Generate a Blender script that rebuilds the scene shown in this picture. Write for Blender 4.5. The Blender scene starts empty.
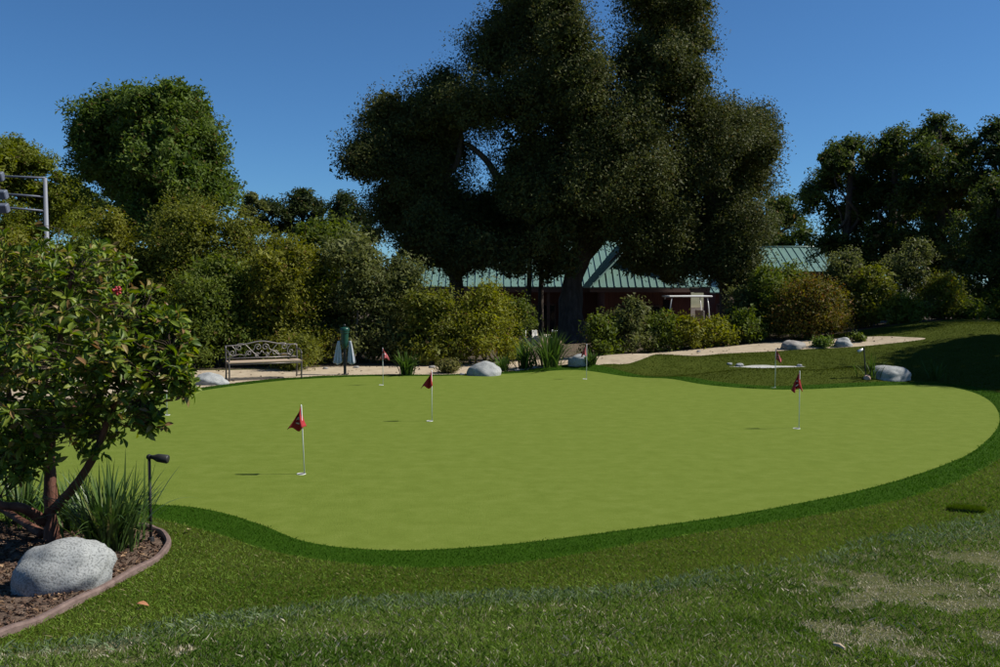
import bpy, bmesh, math, random
import numpy as np
from mathutils import Vector, Matrix, noise as mnoise
from mathutils.geometry import delaunay_2d_cdt
R = math.radians
PI = math.pi
scene = bpy.context.scene
C = scene.collection
rng = np.random.default_rng(7)
random.seed(7)

# ------------------------------------------------------------------ camera
FPX, CAMH, PITCH = 900.0, 2.05, math.atan(48.5 / 900.0)
cam_d = bpy.data.cameras.new('camera')
cam = bpy.data.objects.new('camera', cam_d)
C.objects.link(cam)
cam.location = (0, 0, CAMH)
cam.rotation_euler = (PI / 2 - PITCH, 0, 0)
cam_d.sensor_width = 36
cam_d.lens = 36 * FPX / 1000.0
cam_d.clip_start = 0.1
cam_d.clip_end = 4000
scene.camera = cam

# ------------------------------------------------------------------ light
SUN_EL, SUN_BACK = 46.0, 2.0          # elevation; degrees behind the picture plane, from the right
sdir = Vector((math.cos(R(SUN_EL)) * math.cos(R(SUN_BACK)), math.cos(R(SUN_EL)) * math.sin(R(SUN_BACK)), math.sin(R(SUN_EL))))
world = bpy.data.worlds.new('World')
scene.world = world
world.use_nodes = True
wn = world.node_tree.nodes
bg = wn['Background']
sky = wn.new('ShaderNodeTexSky')
sky.sky_type = 'NISHITA'
sky.sun_disc = False
sky.sun_elevation = R(SUN_EL)
sky.sun_rotation = R(90 - SUN_BACK)
sky.altitude = 1500
sky.air_density = 1.0
sky.dust_density = 0.7
sky.ozone_density = 6.0
wt = wn.new('ShaderNodeMix'); wt.data_type = 'RGBA'; wt.blend_type = 'MULTIPLY'; wt.inputs[0].default_value = 1.0
wt.inputs[7].default_value = (0.52, 0.79, 0.95, 1)      # white balance of the clear deep-blue sky, the same in every direction
world.node_tree.links.new(sky.outputs[0], wt.inputs[6]); world.node_tree.links.new(wt.outputs[2], bg.inputs[0])
bg.inputs[1].default_value = 0.070
sun_d = bpy.data.lights.new('sun', 'SUN')
sun_d.energy = 4.4
sun_d.angle = R(0.53)
sun_d.color = (1.0, 0.95, 0.86)
sun = bpy.data.objects.new('sun', sun_d)
C.objects.link(sun)
sun.rotation_euler = sdir.to_track_quat('Z', 'Y').to_euler()
sun.location = (30, 10, 40)
scene.view_settings.view_transform = 'Standard'
scene.view_settings.look = 'None'
scene.view_settings.exposure = 0.6
scene.view_settings.gamma = 1.0
scene.view_settings.use_curve_mapping = False
scene.render.engine = 'CYCLES'
scene.render.resolution_x = 1024
scene.render.resolution_y = 683

# ------------------------------------------------------------------ terrain height and pixel -> place
def sm(a, b, x):
    t = np.clip((np.asarray(x, float) - a) / (b - a), 0, 1)
    return t * t * (3 - 2 * t)
def gz(x, y):
    x = np.asarray(x, float); y = np.asarray(y, float)
    z = 0.42 * (1 - sm(1.0, 6.9, y))
    z = z + 0.50 * sm(1.5, 9.5, x) * sm(20.0, 24.5, y)
    z = z + 0.50 * sm(8.5, 13.5, x) * sm(14.0, 22.0, y)
    z = z + 0.34 * np.exp(-((x - 3.0) / 1.9) ** 2 - ((y - 21.6) / 0.85) ** 2)
    z = z + 0.27 * np.exp(-((x - 5.6) / 1.7) ** 2 - ((y - 19.1) / 0.7) ** 2)
    z = z + 0.20 * np.exp(-((x - 7.8) / 1.0) ** 2 - ((y - 19.6) / 0.9) ** 2)
    z = z + 0.12 * np.exp(-((x - 5.2) / 2.5) ** 2 - ((y - 22.2) / 0.8) ** 2)
    z = z - 0.75 * sm(27, 38, y)
    z = z + 0.03 * np.sin(x * 0.9 + 1) * np.sin(y * 0.7) * (sm(3, 5, y) * (1 - sm(6, 7, y)) + sm(22, 26, y))
    return z
cp, sp_ = math.cos(PITCH), math.sin(PITCH)
def ray(px, py):
    u = (np.asarray(px, float) - 500) / FPX; v = -(np.asarray(py, float) - 333.5) / FPX
    return np.stack([u, cp + v * sp_, -sp_ + v * cp], -1)
_T = np.concatenate([np.arange(1.5, 40, 0.1), np.arange(40, 140, 1.0)])
def ground(px, py):
    """where the sight line of a pixel meets the ground"""
    px = np.atleast_1d(np.asarray(px, float)); py = np.atleast_1d(np.asarray(py, float))
    d = ray(px, py)
    P = d[:, None, :] * (_T / 1.0)[None, :, None]
    h = CAMH + P[..., 2] - gz(P[..., 0], P[..., 1])
    idx = np.argmax(h < 0, axis=1)
    idx = np.where((h < 0).any(1), idx, len(_T) - 1)
    lo = _T[np.maximum(idx - 1, 0)]; hi = _T[idx]
    for _ in range(24):
        m = (lo + hi) / 2
        Q = d * m[:, None]
        below = CAMH + Q[:, 2] - gz(Q[:, 0], Q[:, 1]) < 0
        hi = np.where(below, m, hi); lo = np.where(below, lo, m)
    Q = d * hi[:, None]
    return Q[:, 0], Q[:, 1]
def gp(px, py):
    x, y = ground(px, py)
    return Vector((float(x[0]), float(y[0]), float(gz(x[0], y[0]))))
def at(px, py, D):
    """the point at depth D (metres along y) on a pixel's sight line"""
    d = ray(px, py); s = D / d[1]
    return Vector((float(d[0] * s), D, float(CAMH + d[2] * s)))
def catmull(P, n=10, closed=True):
    P = np.asarray(P, float); N = len(P); out = []
    for i in range(N if closed else N - 1):
        if closed: a, b, c, d = P[(i - 1) % N], P[i], P[(i + 1) % N], P[(i + 2) % N]
        else: a, b, c, d = P[max(i - 1, 0)], P[i], P[i + 1], P[min(i + 2, N - 1)]
        for t in np.arange(n) / n:
            out.append(0.5 * ((2 * b) + (-a + c) * t + (2 * a - 5 * b + 4 * c - d) * t * t + (-a + 3 * b - 3 * c + d) * t ** 3))
    if not closed: out.append(P[-1])
    return np.array(out)
def inpoly(x, y, poly):
    x = np.asarray(x); y = np.asarray(y); r = np.zeros(x.shape, bool)
    px, py = poly[:, 0], poly[:, 1]; j = len(poly) - 1
    for i in range(len(poly)):
        c = ((py[i] > y) != (py[j] > y))
        with np.errstate(divide='ignore', invalid='ignore'):
            r ^= c & (x < (px[j] - px[i]) * (y - py[i]) / (py[j] - py[i] + 1e-12) + px[i])
        j = i
    return r
def dist_line(x, y, line):
    best = np.full(x.shape, 1e9)
    for a, b in zip(line[:-1], line[1:]):
        e = b - a; L = (e ** 2).sum() + 1e-12
        t = np.clip(((x - a[0]) * e[0] + (y - a[1]) * e[1]) / L, 0, 1)
        best = np.minimum(best, np.hypot(x - a[0] - t * e[0], y - a[1] - t * e[1]))
    return best

# ------------------------------------------------------------------ value noise for colour patches (numpy)
def _hash(i, j, s):
    h = (i * 374761393 + j * 668265263 + s * 974634777) & 0xffffffff
    h = ((h ^ (h >> 13)) * 1274126177) & 0xffffffff
    return ((h ^ (h >> 16)) & 0xffff) / 65535.0
def vnoise(x, y, s=0):
    i = np.floor(x).astype(np.int64); j = np.floor(y).astype(np.int64)
    fx = x - i; fy = y - j; fx = fx * fx * (3 - 2 * fx); fy = fy * fy * (3 - 2 * fy)
    return (_hash(i, j, s) * (1 - fx) * (1 - fy) + _hash(i + 1, j, s) * fx * (1 - fy) + _hash(i, j + 1, s) * (1 - fx) * fy + _hash(i + 1, j + 1, s) * fx * fy)
def fbm(x, y, s=0, o=3):
    r = 0; a = 0.5; t = 0
    for k in range(o):
        r = r + a * vnoise(x * 2 ** k, y * 2 ** k, s + k); t += a; a *= 0.5
    return r / t

# ------------------------------------------------------------------ materials
MATS = {}
def newmat(name):
    m = bpy.data.materials.new(name); m.use_nodes = True
    return m, m.node_tree.nodes, m.node_tree.links, m.node_tree.nodes['Principled BSDF']
def N(nt, t, **kw):
    n = nt.new(t)
    for k, v in kw.items(): setattr(n, k, v)
    return n
def surf(name, cols, scale=5.0, rough=0.8, bump=0.0, bump_scale=None, metallic=0.0, detail=6.0, spec=0.3, dist=0.02, stretch=None, vor=0.0):
    """noise-mottled surface: cols = list of (position, rgb)"""
    if name in MATS: return MATS[name]
    m, nt, lk, p = newmat(name)
    tc = N(nt, 'ShaderNodeTexCoord'); src = tc.outputs['Object']
    if stretch:
        mp = N(nt, 'ShaderNodeMapping'); mp.inputs['Scale'].default_value = stretch
        lk.new(src, mp.inputs[0]); src = mp.outputs[0]
    no = N(nt, 'ShaderNodeTexNoise'); no.inputs['Scale'].default_value = scale; no.inputs['Detail'].default_value = detail
    no.inputs['Roughness'].default_value = 0.65
    lk.new(src, no.inputs['Vector'])
    cr = N(nt, 'ShaderNodeValToRGB')
    el = cr.color_ramp.elements
    while len(el) < len(cols): el.new(0.5)
    for e, (pos, c) in zip(el, cols): e.position = pos; e.color = (*c, 1)
    lk.new(no.outputs['Fac'], cr.inputs[0]); lk.new(cr.outputs[0], p.inputs['Base Color'])
    p.inputs['Roughness'].default_value = rough; p.inputs['Metallic'].default_value = metallic
    p.inputs['Specular IOR Level'].default_value = spec
    if bump:
        n2 = N(nt, 'ShaderNodeTexNoise'); n2.inputs['Scale'].default_value = bump_scale or scale * 4; n2.inputs['Detail'].default_value = 4
        lk.new(src, n2.inputs['Vector'])
        b = N(nt, 'ShaderNodeBump'); b.inputs['Strength'].default_value = bump; b.inputs['Distance'].default_value = dist
        lk.new(n2.outputs['Fac'], b.inputs['Height']); lk.new(b.outputs[0], p.inputs['Normal'])
    MATS[name] = m
    return m
def plain(name, c, rough=0.5, metallic=0.0, spec=0.4, var=0.25, scale=14):
    a = tuple(v * (1 - var) for v in c); b = tuple(min(1, v * (1 + var)) for v in c)
    return surf(name, [(0.3, a), (0.7, b)], scale=scale, rough=rough, metallic=metallic, spec=spec, bump=0.08, dist=0.004)
def leafmat(name, trans=0.35, rough=0.55, spec=0.25, obj_random=None):
    """leaf colour comes from the per-leaf 'tint' attribute (or a ramp over object random)"""
    if name in MATS: return MATS[name]
    m, nt, lk, p = newmat(name)
    if obj_random:
        oi = N(nt, 'ShaderNodeObjectInfo'); cr = N(nt, 'ShaderNodeValToRGB'); el = cr.color_ramp.elements
        while len(el) < len(obj_random): el.new(0.5)
        for e, (pos, c) in zip(el, obj_random): e.position = pos; e.color = (*c, 1)
        lk.new(oi.outputs['Random'], cr.inputs[0]); col = cr.outputs[0]
    else:
        at_ = N(nt, 'ShaderNodeAttribute'); at_.attribute_name = 'tint'; col = at_.outputs['Color']
    lk.new(col, p.inputs['Base Color'])
    p.inputs['Roughness'].default_value = rough; p.inputs['Specular IOR Level'].default_value = spec
    tr = N(nt, 'ShaderNodeBsdfTranslucent'); mx = N(nt, 'ShaderNodeMixShader'); mx.inputs[0].default_value = trans
    hs = N(nt, 'ShaderNodeHueSaturation'); hs.inputs['Saturation'].default_value = 1.15; hs.inputs['Value'].default_value = 1.25
    lk.new(col, hs.inputs['Color']); lk.new(hs.outputs[0], tr.inputs[0])
    lk.new(p.outputs[0], mx.inputs[1]); lk.new(tr.outputs[0], mx.inputs[2])
    lk.new(mx.outputs[0], nt['Material Output'].inputs[0])
    MATS[name] = m
    return m

# ------------------------------------------------------------------ object helpers
def tag(o, label=None, cat=None, group=None, kind=None):
    if label: o['label'] = label
    if cat: o['category'] = cat
    if group: o['group'] = group
    if kind: o['kind'] = kind
    return o
def empty(name, loc, rz=0.0):
    o = bpy.data.objects.new(name, None); C.objects.link(o)
    o.location = loc; o.rotation_euler = (0, 0, rz); o.empty_display_size = 0.2
    return o
def link(name, me, mat=None, parent=None, loc=None):
    if mat is not None and len(me.materials) == 0: me.materials.append(mat)
    o = bpy.data.objects.new(name, me); C.objects.link(o)
    if parent is not None: o.parent = parent
    if loc is not None: o.location = loc
    return o
def mesh_np(name, V, F, tint=None, smooth=False):
    """V (n,3), F (m,k) -> mesh; tint (n,3) point colour"""
    V = np.ascontiguousarray(V, np.float32); F = np.ascontiguousarray(F, np.int32)
    me = bpy.data.meshes.new(name); n, k = F.shape
    me.vertices.add(len(V)); me.vertices.foreach_set('co', V.ravel())
    me.loops.add(n * k); me.loops.foreach_set('vertex_index', F.ravel())
    me.polygons.add(n); me.polygons.foreach_set('loop_start', np.arange(0, n * k, k, dtype=np.int32))
    try: me.polygons.foreach_set('loop_total', np.full(n, k, np.int32))
    except Exception: pass
    if smooth: me.polygons.foreach_set('use_smooth', np.ones(n, bool))
    if tint is not None:
        a = me.attributes.new('tint', 'FLOAT_COLOR', 'POINT')
        a.data.foreach_set('color', np.concatenate([tint, np.ones((len(V), 1))], 1).astype(np.float32).ravel())
    me.update(calc_edges=True)
    return me
def bmesh_obj(name, bm, mat, parent=None, loc=None, smooth=False, bevel=0.0):
    if bevel: bmesh.ops.bevel(bm, geom=list(bm.edges), offset=bevel, segments=1, affect='EDGES', clamp_overlap=True)
    bmesh.ops.recalc_face_normals(bm, faces=bm.faces)
    me = bpy.data.meshes.new(name); bm.to_mesh(me); bm.free()
    if smooth:
        for p in me.polygons: p.use_smooth = True
    return link(name, me, mat, parent, loc)
def box(bm, c, s, M=None):
    m = Matrix.Translation(c) @ (M or Matrix.Identity(4)) @ Matrix.Diagonal((*s, 1))
    return bmesh.ops.create_cube(bm, size=1, matrix=m)['verts']
def boxo(name, c, s, mat, parent=None, bevel=0.0, M=None):
    bm = bmesh.new(); box(bm, c, s, M)
    return bmesh_obj(name, bm, mat, parent, bevel=bevel)
def lathe(bm, prof, seg=16, M=None):
    """prof: list of (r, z)"""
    rings = []
    for r, z in prof:
        if r < 1e-5: rings.append([bm.verts.new((0, 0, z))])
        else: rings.append([bm.verts.new((r * math.cos(2 * PI * k / seg), r * math.sin(2 * PI * k / seg), z)) for k in range(seg)])
    for a, b in zip(rings[:-1], rings[1:]):
        for k in range(seg):
            q = [a[k % len(a)], a[(k + 1) % len(a)], b[(k + 1) % len(b)], b[k % len(b)]]
            q = list(dict.fromkeys(q))
            if len(q) >= 3: bm.faces.new(q)
    if len(rings[0]) > 1: bm.faces.new(rings[0][::-1])
    if len(rings[-1]) > 1: bm.faces.new(rings[-1])
    if M is not None: bmesh.ops.transform(bm, matrix=M, verts=[v for r in rings for v in r])
def tube(bm, pts, rad, seg=8, cap=True):
    pts = [Vector(p) for p in pts]; n = len(pts)
    rad = [rad] * n if not hasattr(rad, '__len__') else list(rad)
    rings = []; up = None
    for i, p in enumerate(pts):
        t = (pts[min(i + 1, n - 1)] - pts[max(i - 1, 0)]).normalized()
        if up is None: up = t.orthogonal().normalized()
        s = t.cross(up)
        if s.length < 1e-4: s = t.orthogonal()
        s.normalize(); up = s.cross(t).normalized()
        rings.append([bm.verts.new(p + (s * math.cos(2 * PI * k / seg) + up * math.sin(2 * PI * k / seg)) * rad[i]) for k in range(seg)])
    for a, b in zip(rings[:-1], rings[1:]):
        for k in range(seg): bm.faces.new((a[k], a[(k + 1) % seg], b[(k + 1) % seg], b[k]))
    if cap:
        bm.faces.new(rings[0][::-1]); bm.faces.new(rings[-1])
def tubeo(name, pts, rad, mat, parent=None, seg=8, smooth=True):
    bm = bmesh.new(); tube(bm, pts, rad, seg)
    return bmesh_obj(name, bm, mat, parent, smooth=smooth)
def vpath(pts, n=6):
    return [Vector(p) for p in catmull([tuple(p) for p in pts], n, closed=False)]

# ================================================================== THE SETTING
green_px = [(-60, 462), (60, 428), (130, 409), (160, 400), (200, 391), (250, 384), (300, 379.3), (370, 376.3), (440, 376), (500, 374), (560, 370.2), (600, 372.5), (650, 378), (700, 384), (760, 389),
            (800, 389.5), (850, 387.3), (900, 385.3), (940, 385.7), (972, 392), (993, 404), (999, 424), (975, 450), (930, 470), (870, 488), (800, 503), (720, 517), (620, 530.5), (520, 543),
            (420, 550), (350, 548), (300, 540), (262, 525), (215, 511), (165, 505), (60, 503), (-60, 492)]
gx, gy = ground([p[0] for p in green_px], [p[1] for p in green_px])
GREEN = catmull(np.stack([gx, gy], 1), 6)
def offset_poly(P, w):
    t = np.roll(P, -1, 0) - np.roll(P, 1, 0)
    nrm = np.stack([t[:, 1], -t[:, 0]], 1); nrm /= np.linalg.norm(nrm, axis=1)[:, None] + 1e-9
    A = 0.5 * np.sum(P[:, 0] * np.roll(P[:, 1], -1) - np.roll(P[:, 0], -1) * P[:, 1])
    return P + nrm * (w if A > 0 else -w)
_w = 0.39 + 0.06 * np.sin(np.arange(len(GREEN)) * 0.23)
COLLAR = offset_poly(GREEN, _w[:, None])
def wpoly(px, n=5, closed=True):
    x, y = ground([p[0] for p in px], [p[1] for p in px])
    return catmull(np.stack([x, y], 1), n, closed)
PATH = wpoly([(-120, 378), (0, 376), (120, 371), (230, 370), (300, 368), (345, 366.5), (440, 365.5), (520, 361), (590, 355), (640, 353.5), (700, 349), (760, 343.5), (800, 340.5), (850, 337.5), (905, 337),
              (925, 339), (880, 344.5), (820, 348.5), (770, 351.5), (700, 356), (640, 360), (605, 364), (572, 368.2), (520, 372.5), (460, 374.4), (400, 374.6), (330, 375.4), (295, 378), (200, 388), (120, 396), (0, 402), (-120, 404)], 4)
BED = wpoly([(-320, 640), (-120, 650), (-20, 640), (40, 621), (100, 592), (150, 565), (168, 547), (162, 536), (146, 528), (100, 522), (20, 522), (-120, 526), (-320, 530)], 5)
SEAM = wpoly([(-260, 700), (-100, 672), (0, 655), (100, 643), (200, 626), (300, 613), (400, 604), (500, 599), (600, 595), (700, 581), (800, 564), (900, 543), (1000, 521), (1100, 496), (1240, 465)], 6, closed=False)
SAND = wpoly([(728, 366.4), (742, 366.3), (752, 365.2), (765, 365.0), (774, 365.6), (790, 365.9), (806, 366.5), (796, 367.1), (780, 367.3), (768, 368.2), (755, 367.8), (742, 367.1)], 4)
ROUGH = np.concatenate([SEAM, np.array([[19, 16], [19, 30], [-2, 27], [-22, 26], [-22, 9], [-8, 5]], float)])
LAWN = np.concatenate([SEAM[::-1], np.array([[-9, 4], [-9, 0.6], [9, 0.6], [14, 8]], float)])
BACK = np.array([[-60, 22.0], [-9, 21.6], [-2, 22.3], [1.5, 23.2], [5, 24.6], [9, 26.2], [12, 26.8], [19, 29.5], [60, 34], [60, 34.2], [60, 75], [-60, 75]], float)   # planted ground behind the path
regions = [('putting_green', GREEN), ('green_collar', COLLAR), ('planting_bed', BED), ('sand_strip', SAND), ('gravel_path', PATH), ('shrub_border', BACK), ('rough_turf', ROUGH), ('lawn', LAWN)]
pts = []
edges = []
for nm, P in regions:
    b = len(pts); pts += [tuple(p) for p in P]; n = len(P)
    edges += [(b + i, b + (i + 1) % n) for i in range(n)]
def grid(x0, x1, y0, y1, s):
    X, Y = np.meshgrid(np.arange(x0, x1 + 1e-6, s), np.arange(y0, y1 + 1e-6, s))
    j = rng.uniform(-0.2, 0.2, (2,) + X.shape) * s
    return list(zip((X + j[0]).ravel(), (Y + j[1]).ravel()))
pts += grid(-9, 9, 0.7, 9, 0.3) + grid(-16, 17, 9.3, 17, 0.6) + grid(-16, 17, 17.3, 26.5, 0.3) + grid(-34, 38, 27, 44, 1.4)
pts += [p for p in grid(-160, 160, -60, 240, 12) if not (-36 < p[0] < 40 and -1 < p[1] < 46)]
pts += [(-3000, -3000), (3000, -3000), (3000, 3000), (-3000, 3000)]
cv, ce, cf, *_ = delaunay_2d_cdt([Vector(p) for p in pts], edges, [], 0, 1e-4)
CV = np.array([tuple(v) for v in cv]); CF = np.array([f for f in cf if len(f) == 3])
cen = CV[CF].mean(1)
lab = np.full(len(CF), -1)
for i, (nm, P) in reversed(list(enumerate(regions))):
    lab[inpoly(cen[:, 0], cen[:, 1], P)] = i
CZ = gz(CV[:, 0], CV[:, 1])

def turf(name, cols, s1, fine, bump, dist, big=None):
    """turf: colour mottling at two scales + fine grass relief"""
    m, nt, lk, p = newmat(name)
    tc = N(nt, 'ShaderNodeTexCoord')
    n1 = N(nt, 'ShaderNodeTexNoise'); n1.inputs['Scale'].default_value = s1; n1.inputs['Detail'].default_value = 5; n1.inputs['Roughness'].default_value = 0.7
    n2 = N(nt, 'ShaderNodeTexNoise'); n2.inputs['Scale'].default_value = fine; n2.inputs['Detail'].default_value = 4; n2.inputs['Roughness'].default_value = 0.8
    mp = N(nt, 'ShaderNodeMapping'); mp.inputs['Scale'].default_value = (1.0, 1.25, 1)
    lk.new(tc.outputs['Object'], mp.inputs[0]); lk.new(mp.outputs[0], n1.inputs['Vector']); lk.new(tc.outputs['Object'], n2.inputs['Vector'])
    ad = N(nt, 'ShaderNodeMix'); ad.data_type = 'FLOAT'; ad.inputs[0].default_value = 0.5
    lk.new(n1.outputs['Fac'], ad.inputs[2]); lk.new(n2.outputs['Fac'], ad.inputs[3])
    cr = N(nt, 'ShaderNodeValToRGB'); el = cr.color_ramp.elements
    while len(el) < len(cols): el.new(0.5)
    for e, (pos, c) in zip(el, cols): e.position = pos; e.color = (*c, 1)
    lk.new(ad.outputs[0], cr.inputs[0]); lk.new(cr.outputs[0], p.inputs['Base Color'])
    p.inputs['Roughness'].default_value = 0.95; p.inputs['Specular IOR Level'].default_value = 0.03
    b = N(nt, 'ShaderNodeBump'); b.inputs['Strength'].default_value = bump; b.inputs['Distance'].default_value = dist
    lk.new(n2.outputs['Fac'], b.inputs['Height']); lk.new(b.outputs[0], p.inputs['Normal'])
    MATS[name] = m
    return m
reg_mat = {
    'putting_green': turf('green_turf', [(0.30, (0.090, 0.124, 0.018)), (0.5, (0.119, 0.158, 0.026)), (0.70, (0.156, 0.190, 0.042))], 4.0, 60, 0.8, 0.008),
    'green_collar': turf('collar_turf', [(0.35, (0.018, 0.045, 0.003)), (0.65, (0.030, 0.070, 0.005))], 2.0, 60, 0.6, 0.012),
    'planting_bed': surf('bed_soil', [(0.3, (0.05, 0.032, 0.022)), (0.55, (0.12, 0.08, 0.055)), (0.75, (0.2, 0.15, 0.11))], scale=9, rough=0.95, bump=0.9, bump_scale=40, dist=0.03),
    'sand_strip': surf('pale_sand', [(0.3, (0.28, 0.28, 0.26)), (0.7, (0.42, 0.42, 0.39))], scale=12, rough=0.95, bump=0.5, dist=0.02),
    'gravel_path': surf('decomposed_granite', [(0.3, (0.27, 0.215, 0.145)), (0.5, (0.36, 0.29, 0.20)), (0.72, (0.44, 0.37, 0.26))], scale=4, rough=0.95, bump=0.6, bump_scale=90, dist=0.01),
    'shrub_border': surf('border_soil', [(0.3, (0.04, 0.03, 0.02)), (0.7, (0.12, 0.09, 0.06))], scale=2, rough=0.95, bump=0.8, bump_scale=20, dist=0.04),
    'rough_turf': turf('rough_grass', [(0.32, (0.026, 0.036, 0.005)), (0.5, (0.044, 0.058, 0.008)), (0.68, (0.066, 0.080, 0.014))], 2.2, 45, 0.8, 0.02),
    'lawn': turf('lawn_soil', [(0.32, (0.035, 0.045, 0.014)), (0.5, (0.075, 0.085, 0.03)), (0.68, (0.14, 0.13, 0.06))], 2.0, 40, 0.9, 0.02),
    'ground': surf('far_ground', [(0.3, (0.07, 0.075, 0.03)), (0.7, (0.16, 0.14, 0.08))], scale=0.6, rough=0.95, bump=0.5, bump_scale=8, dist=0.05),
}
for i, nm in [(k, r[0]) for k, r in enumerate(regions)] + [(-1, 'ground')]:
    F = CF[lab == i]
    used, inv = np.unique(F, return_inverse=True)
    V = np.column_stack([CV[used], CZ[used]])
    o = link(nm, mesh_np(nm, V, inv.reshape(F.shape), smooth=True), reg_mat[nm])
    tag(o, kind='structure')

# ------------------------------------------------------------------ grass blades
def blades(name, x, y, h, w, tint, lean=0.5, mat='grass_blade', label=None, parent=None, dirbias=None):
    n = len(x); z = gz(x, y) - 0.004
    a = rng.uniform(0, 2 * PI, n); fc = rng.uniform(0, 2 * PI, n)
    l = np.abs(rng.normal(0, lean, n)) * h
    b0 = np.stack([x, y, z], 1)
    s = np.stack([np.cos(fc), np.sin(fc), np.zeros(n)], 1) * (w * 0.5)[:, None]
    d = np.stack([np.cos(a) * l, np.sin(a) * l, h], 1)
    mid = b0 + d * np.array([0.35, 0.35, 0.6])
    tip = b0 + d
    V = np.empty((n, 4, 3)); V[:, 0] = b0 - s; V[:, 1] = b0 + s; V[:, 2] = tip; V[:, 3] = mid - s * 0.7
    F = np.arange(n * 4).reshape(n, 4)
    o = link(name, mesh_np(name, V.reshape(-1, 3), F, np.repeat(tint, 4, 0)), leafmat(mat, trans=0.3, rough=0.7, spec=0.06), parent)
    tag(o, label, 'grass', kind='stuff')
    return o
def mixc(a, b, t): return np.asarray(a)[None] * (1 - t[:, None]) + np.asarray(b)[None] * t[:, None]
def scatter(n, x0, x1, y0, y1, d0, poly, excl=()):
    x = rng.uniform(x0, x1, n); y = rng.uniform(y0, y1, n)
    D = np.hypot(x, y)
    k = (rng.random(n) < np.minimum(1, (d0 / D) ** 1.8)) & (np.abs(x) < 0.60 * y + 1.6)
    x, y = x[k], y[k]
    k = inpoly(x, y, poly)
    for e in excl: k &= ~inpoly(x, y, e)
    return x[k], y[k]
def dead_mask(x, y):
    m = np.zeros(len(x))
    for px, py, rx, ry in [(905, 592, 62, 13), (880, 637, 52, 13), (975, 600, 40, 12), (985, 563, 30, 7), (860, 585, 35, 7), (60, 648, 75, 11), (1030, 590, 40, 14), (1010, 640, 25, 8)]:
        c = gp(px, py); sx = abs(gp(px + rx, py).x - c.x); sy = abs(gp(px, py - ry).y - gp(px, py + ry).y) * 0.5
        q = ((x - c.x) / sx) ** 2 + ((y - c.y) / sy) ** 2
        m = np.maximum(m, np.exp(-q * 0.8))
    nz = fbm(x * 5.5, y * 5.5, 3, 3)
    return np.clip((m * 1.15 + (nz - 0.5) * 2.6) * 1.8 - 0.6, 0, 1) * (m > 0.05)
# real lawn in the foreground
x, y = scatter(900000, -6, 7.5, 3.0, 9.5, 4.6, LAWN, [BED])
dm = dead_mask(x, y)
sd = dist_line(x, y, SEAM)
k = rng.random(len(x)) > dm * 0.25
x, y, dm, sd = x[k], y[k], dm[k], sd[k]
pat = fbm(x * 1.4, y * 2.2, 11, 3); r1 = rng.random(len(x))
col = mixc((0.060, 0.118, 0.016), (0.150, 0.225, 0.042), np.clip(pat * 1.5 - 0.3 + (r1 - 0.5) * 0.5, 0, 1))
dry = (rng.random(len(x)) < 0.045 + 0.25 * np.clip(fbm(x * 2.1, y * 2.1, 23) - 0.4, 0, 1)) | (rng.random(len(x)) < dm * 1.1)
col = np.where(dry[:, None], mixc((0.26, 0.225, 0.14), (0.60, 0.55, 0.42), r1), col)
h = rng.uniform(0.018, 0.043, len(x)) * (1 - 0.62 * dm); h *= 0.75 + 0.5 * fbm(x * 3, y * 3, 31)
blades('lawn_grass', x, y, h, rng.uniform(0.0024, 0.0048, len(x)) * (1 + 0.9 * dm), col, 0.65 + 0.0 * dm, label='green lawn grass with dry blades in front of the putting green')
# paler grass along the seam between lawn and rough
x, y = scatter(700000, -6, 8.5, 3.5, 12, 6.0, np.concatenate([LAWN, LAWN[:1]]) if False else np.array([[-9, 0], [12, 0], [12, 13], [-9, 13]], float), [BED])
sd = dist_line(x, y, SEAM)
wv = 0.05 + 0.22 * fbm(x * 1.3, y * 1.3, 41)
k = sd < wv * np.sqrt(rng.random(len(x))) * 1.3
x, y, sd = x[k], y[k], sd[k]
r1 = rng.random(len(x))
gap = fbm(x * 1.6, y * 1.6, 47)
k = r1 < np.clip(gap * 3.2 - 0.8, 0.05, 1); x, y, r1 = x[k], y[k], r1[k]
col = mixc((0.085, 0.14, 0.05), (0.24, 0.29, 0.17), rng.random(len(x)))
blades('seam_grass', x, y, rng.uniform(0.02, 0.048, len(x)), rng.uniform(0.0025, 0.005, len(x)), col, 0.7, label='pale bluish strip of longer grass between lawn and rough')
# rough around the green
x, y = scatter(1900000, -9, 13, 4.0, 15.0, 5.6, ROUGH, [BED, COLLAR])
pat = fbm(x * 0.9, y * 1.8, 51, 3); r1 = rng.random(len(x))
col = mixc((0.076, 0.145, 0.015), (0.165, 0.240, 0.040), np.clip(pat * 1.5 - 0.3 + (r1 - 0.5) * 0.6, 0, 1))
dry = rng.random(len(x)) < 0.07
col = np.where(dry[:, None], mixc((0.16, 0.14, 0.06), (0.27, 0.24, 0.12), r1), col)
D = np.hypot(x, y); sc = np.clip(D / 8.0, 0.9, 1.6)
blades('rough_grass', x, y, rng.uniform(0.014, 0.03, len(x)) * sc ** 0.5, rng.uniform(0.003, 0.006, len(x)) * sc, col, 0.8, label='olive rough grass surrounding the putting green')
x, y = scatter(330000, -13, 16, 14.5, 26, 22, ROUGH, [COLLAR, PATH, SAND, BACK])
col = mixc((0.036, 0.050, 0.004), (0.066, 0.080, 0.009), rng.random(len(x)))
blades('far_rough_grass', x, y, rng.uniform(0.016, 0.032, len(x)), rng.uniform(0.008, 0.014, len(x)), col, 0.8, label='rough grass on the low mounds behind the putting green')
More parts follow.
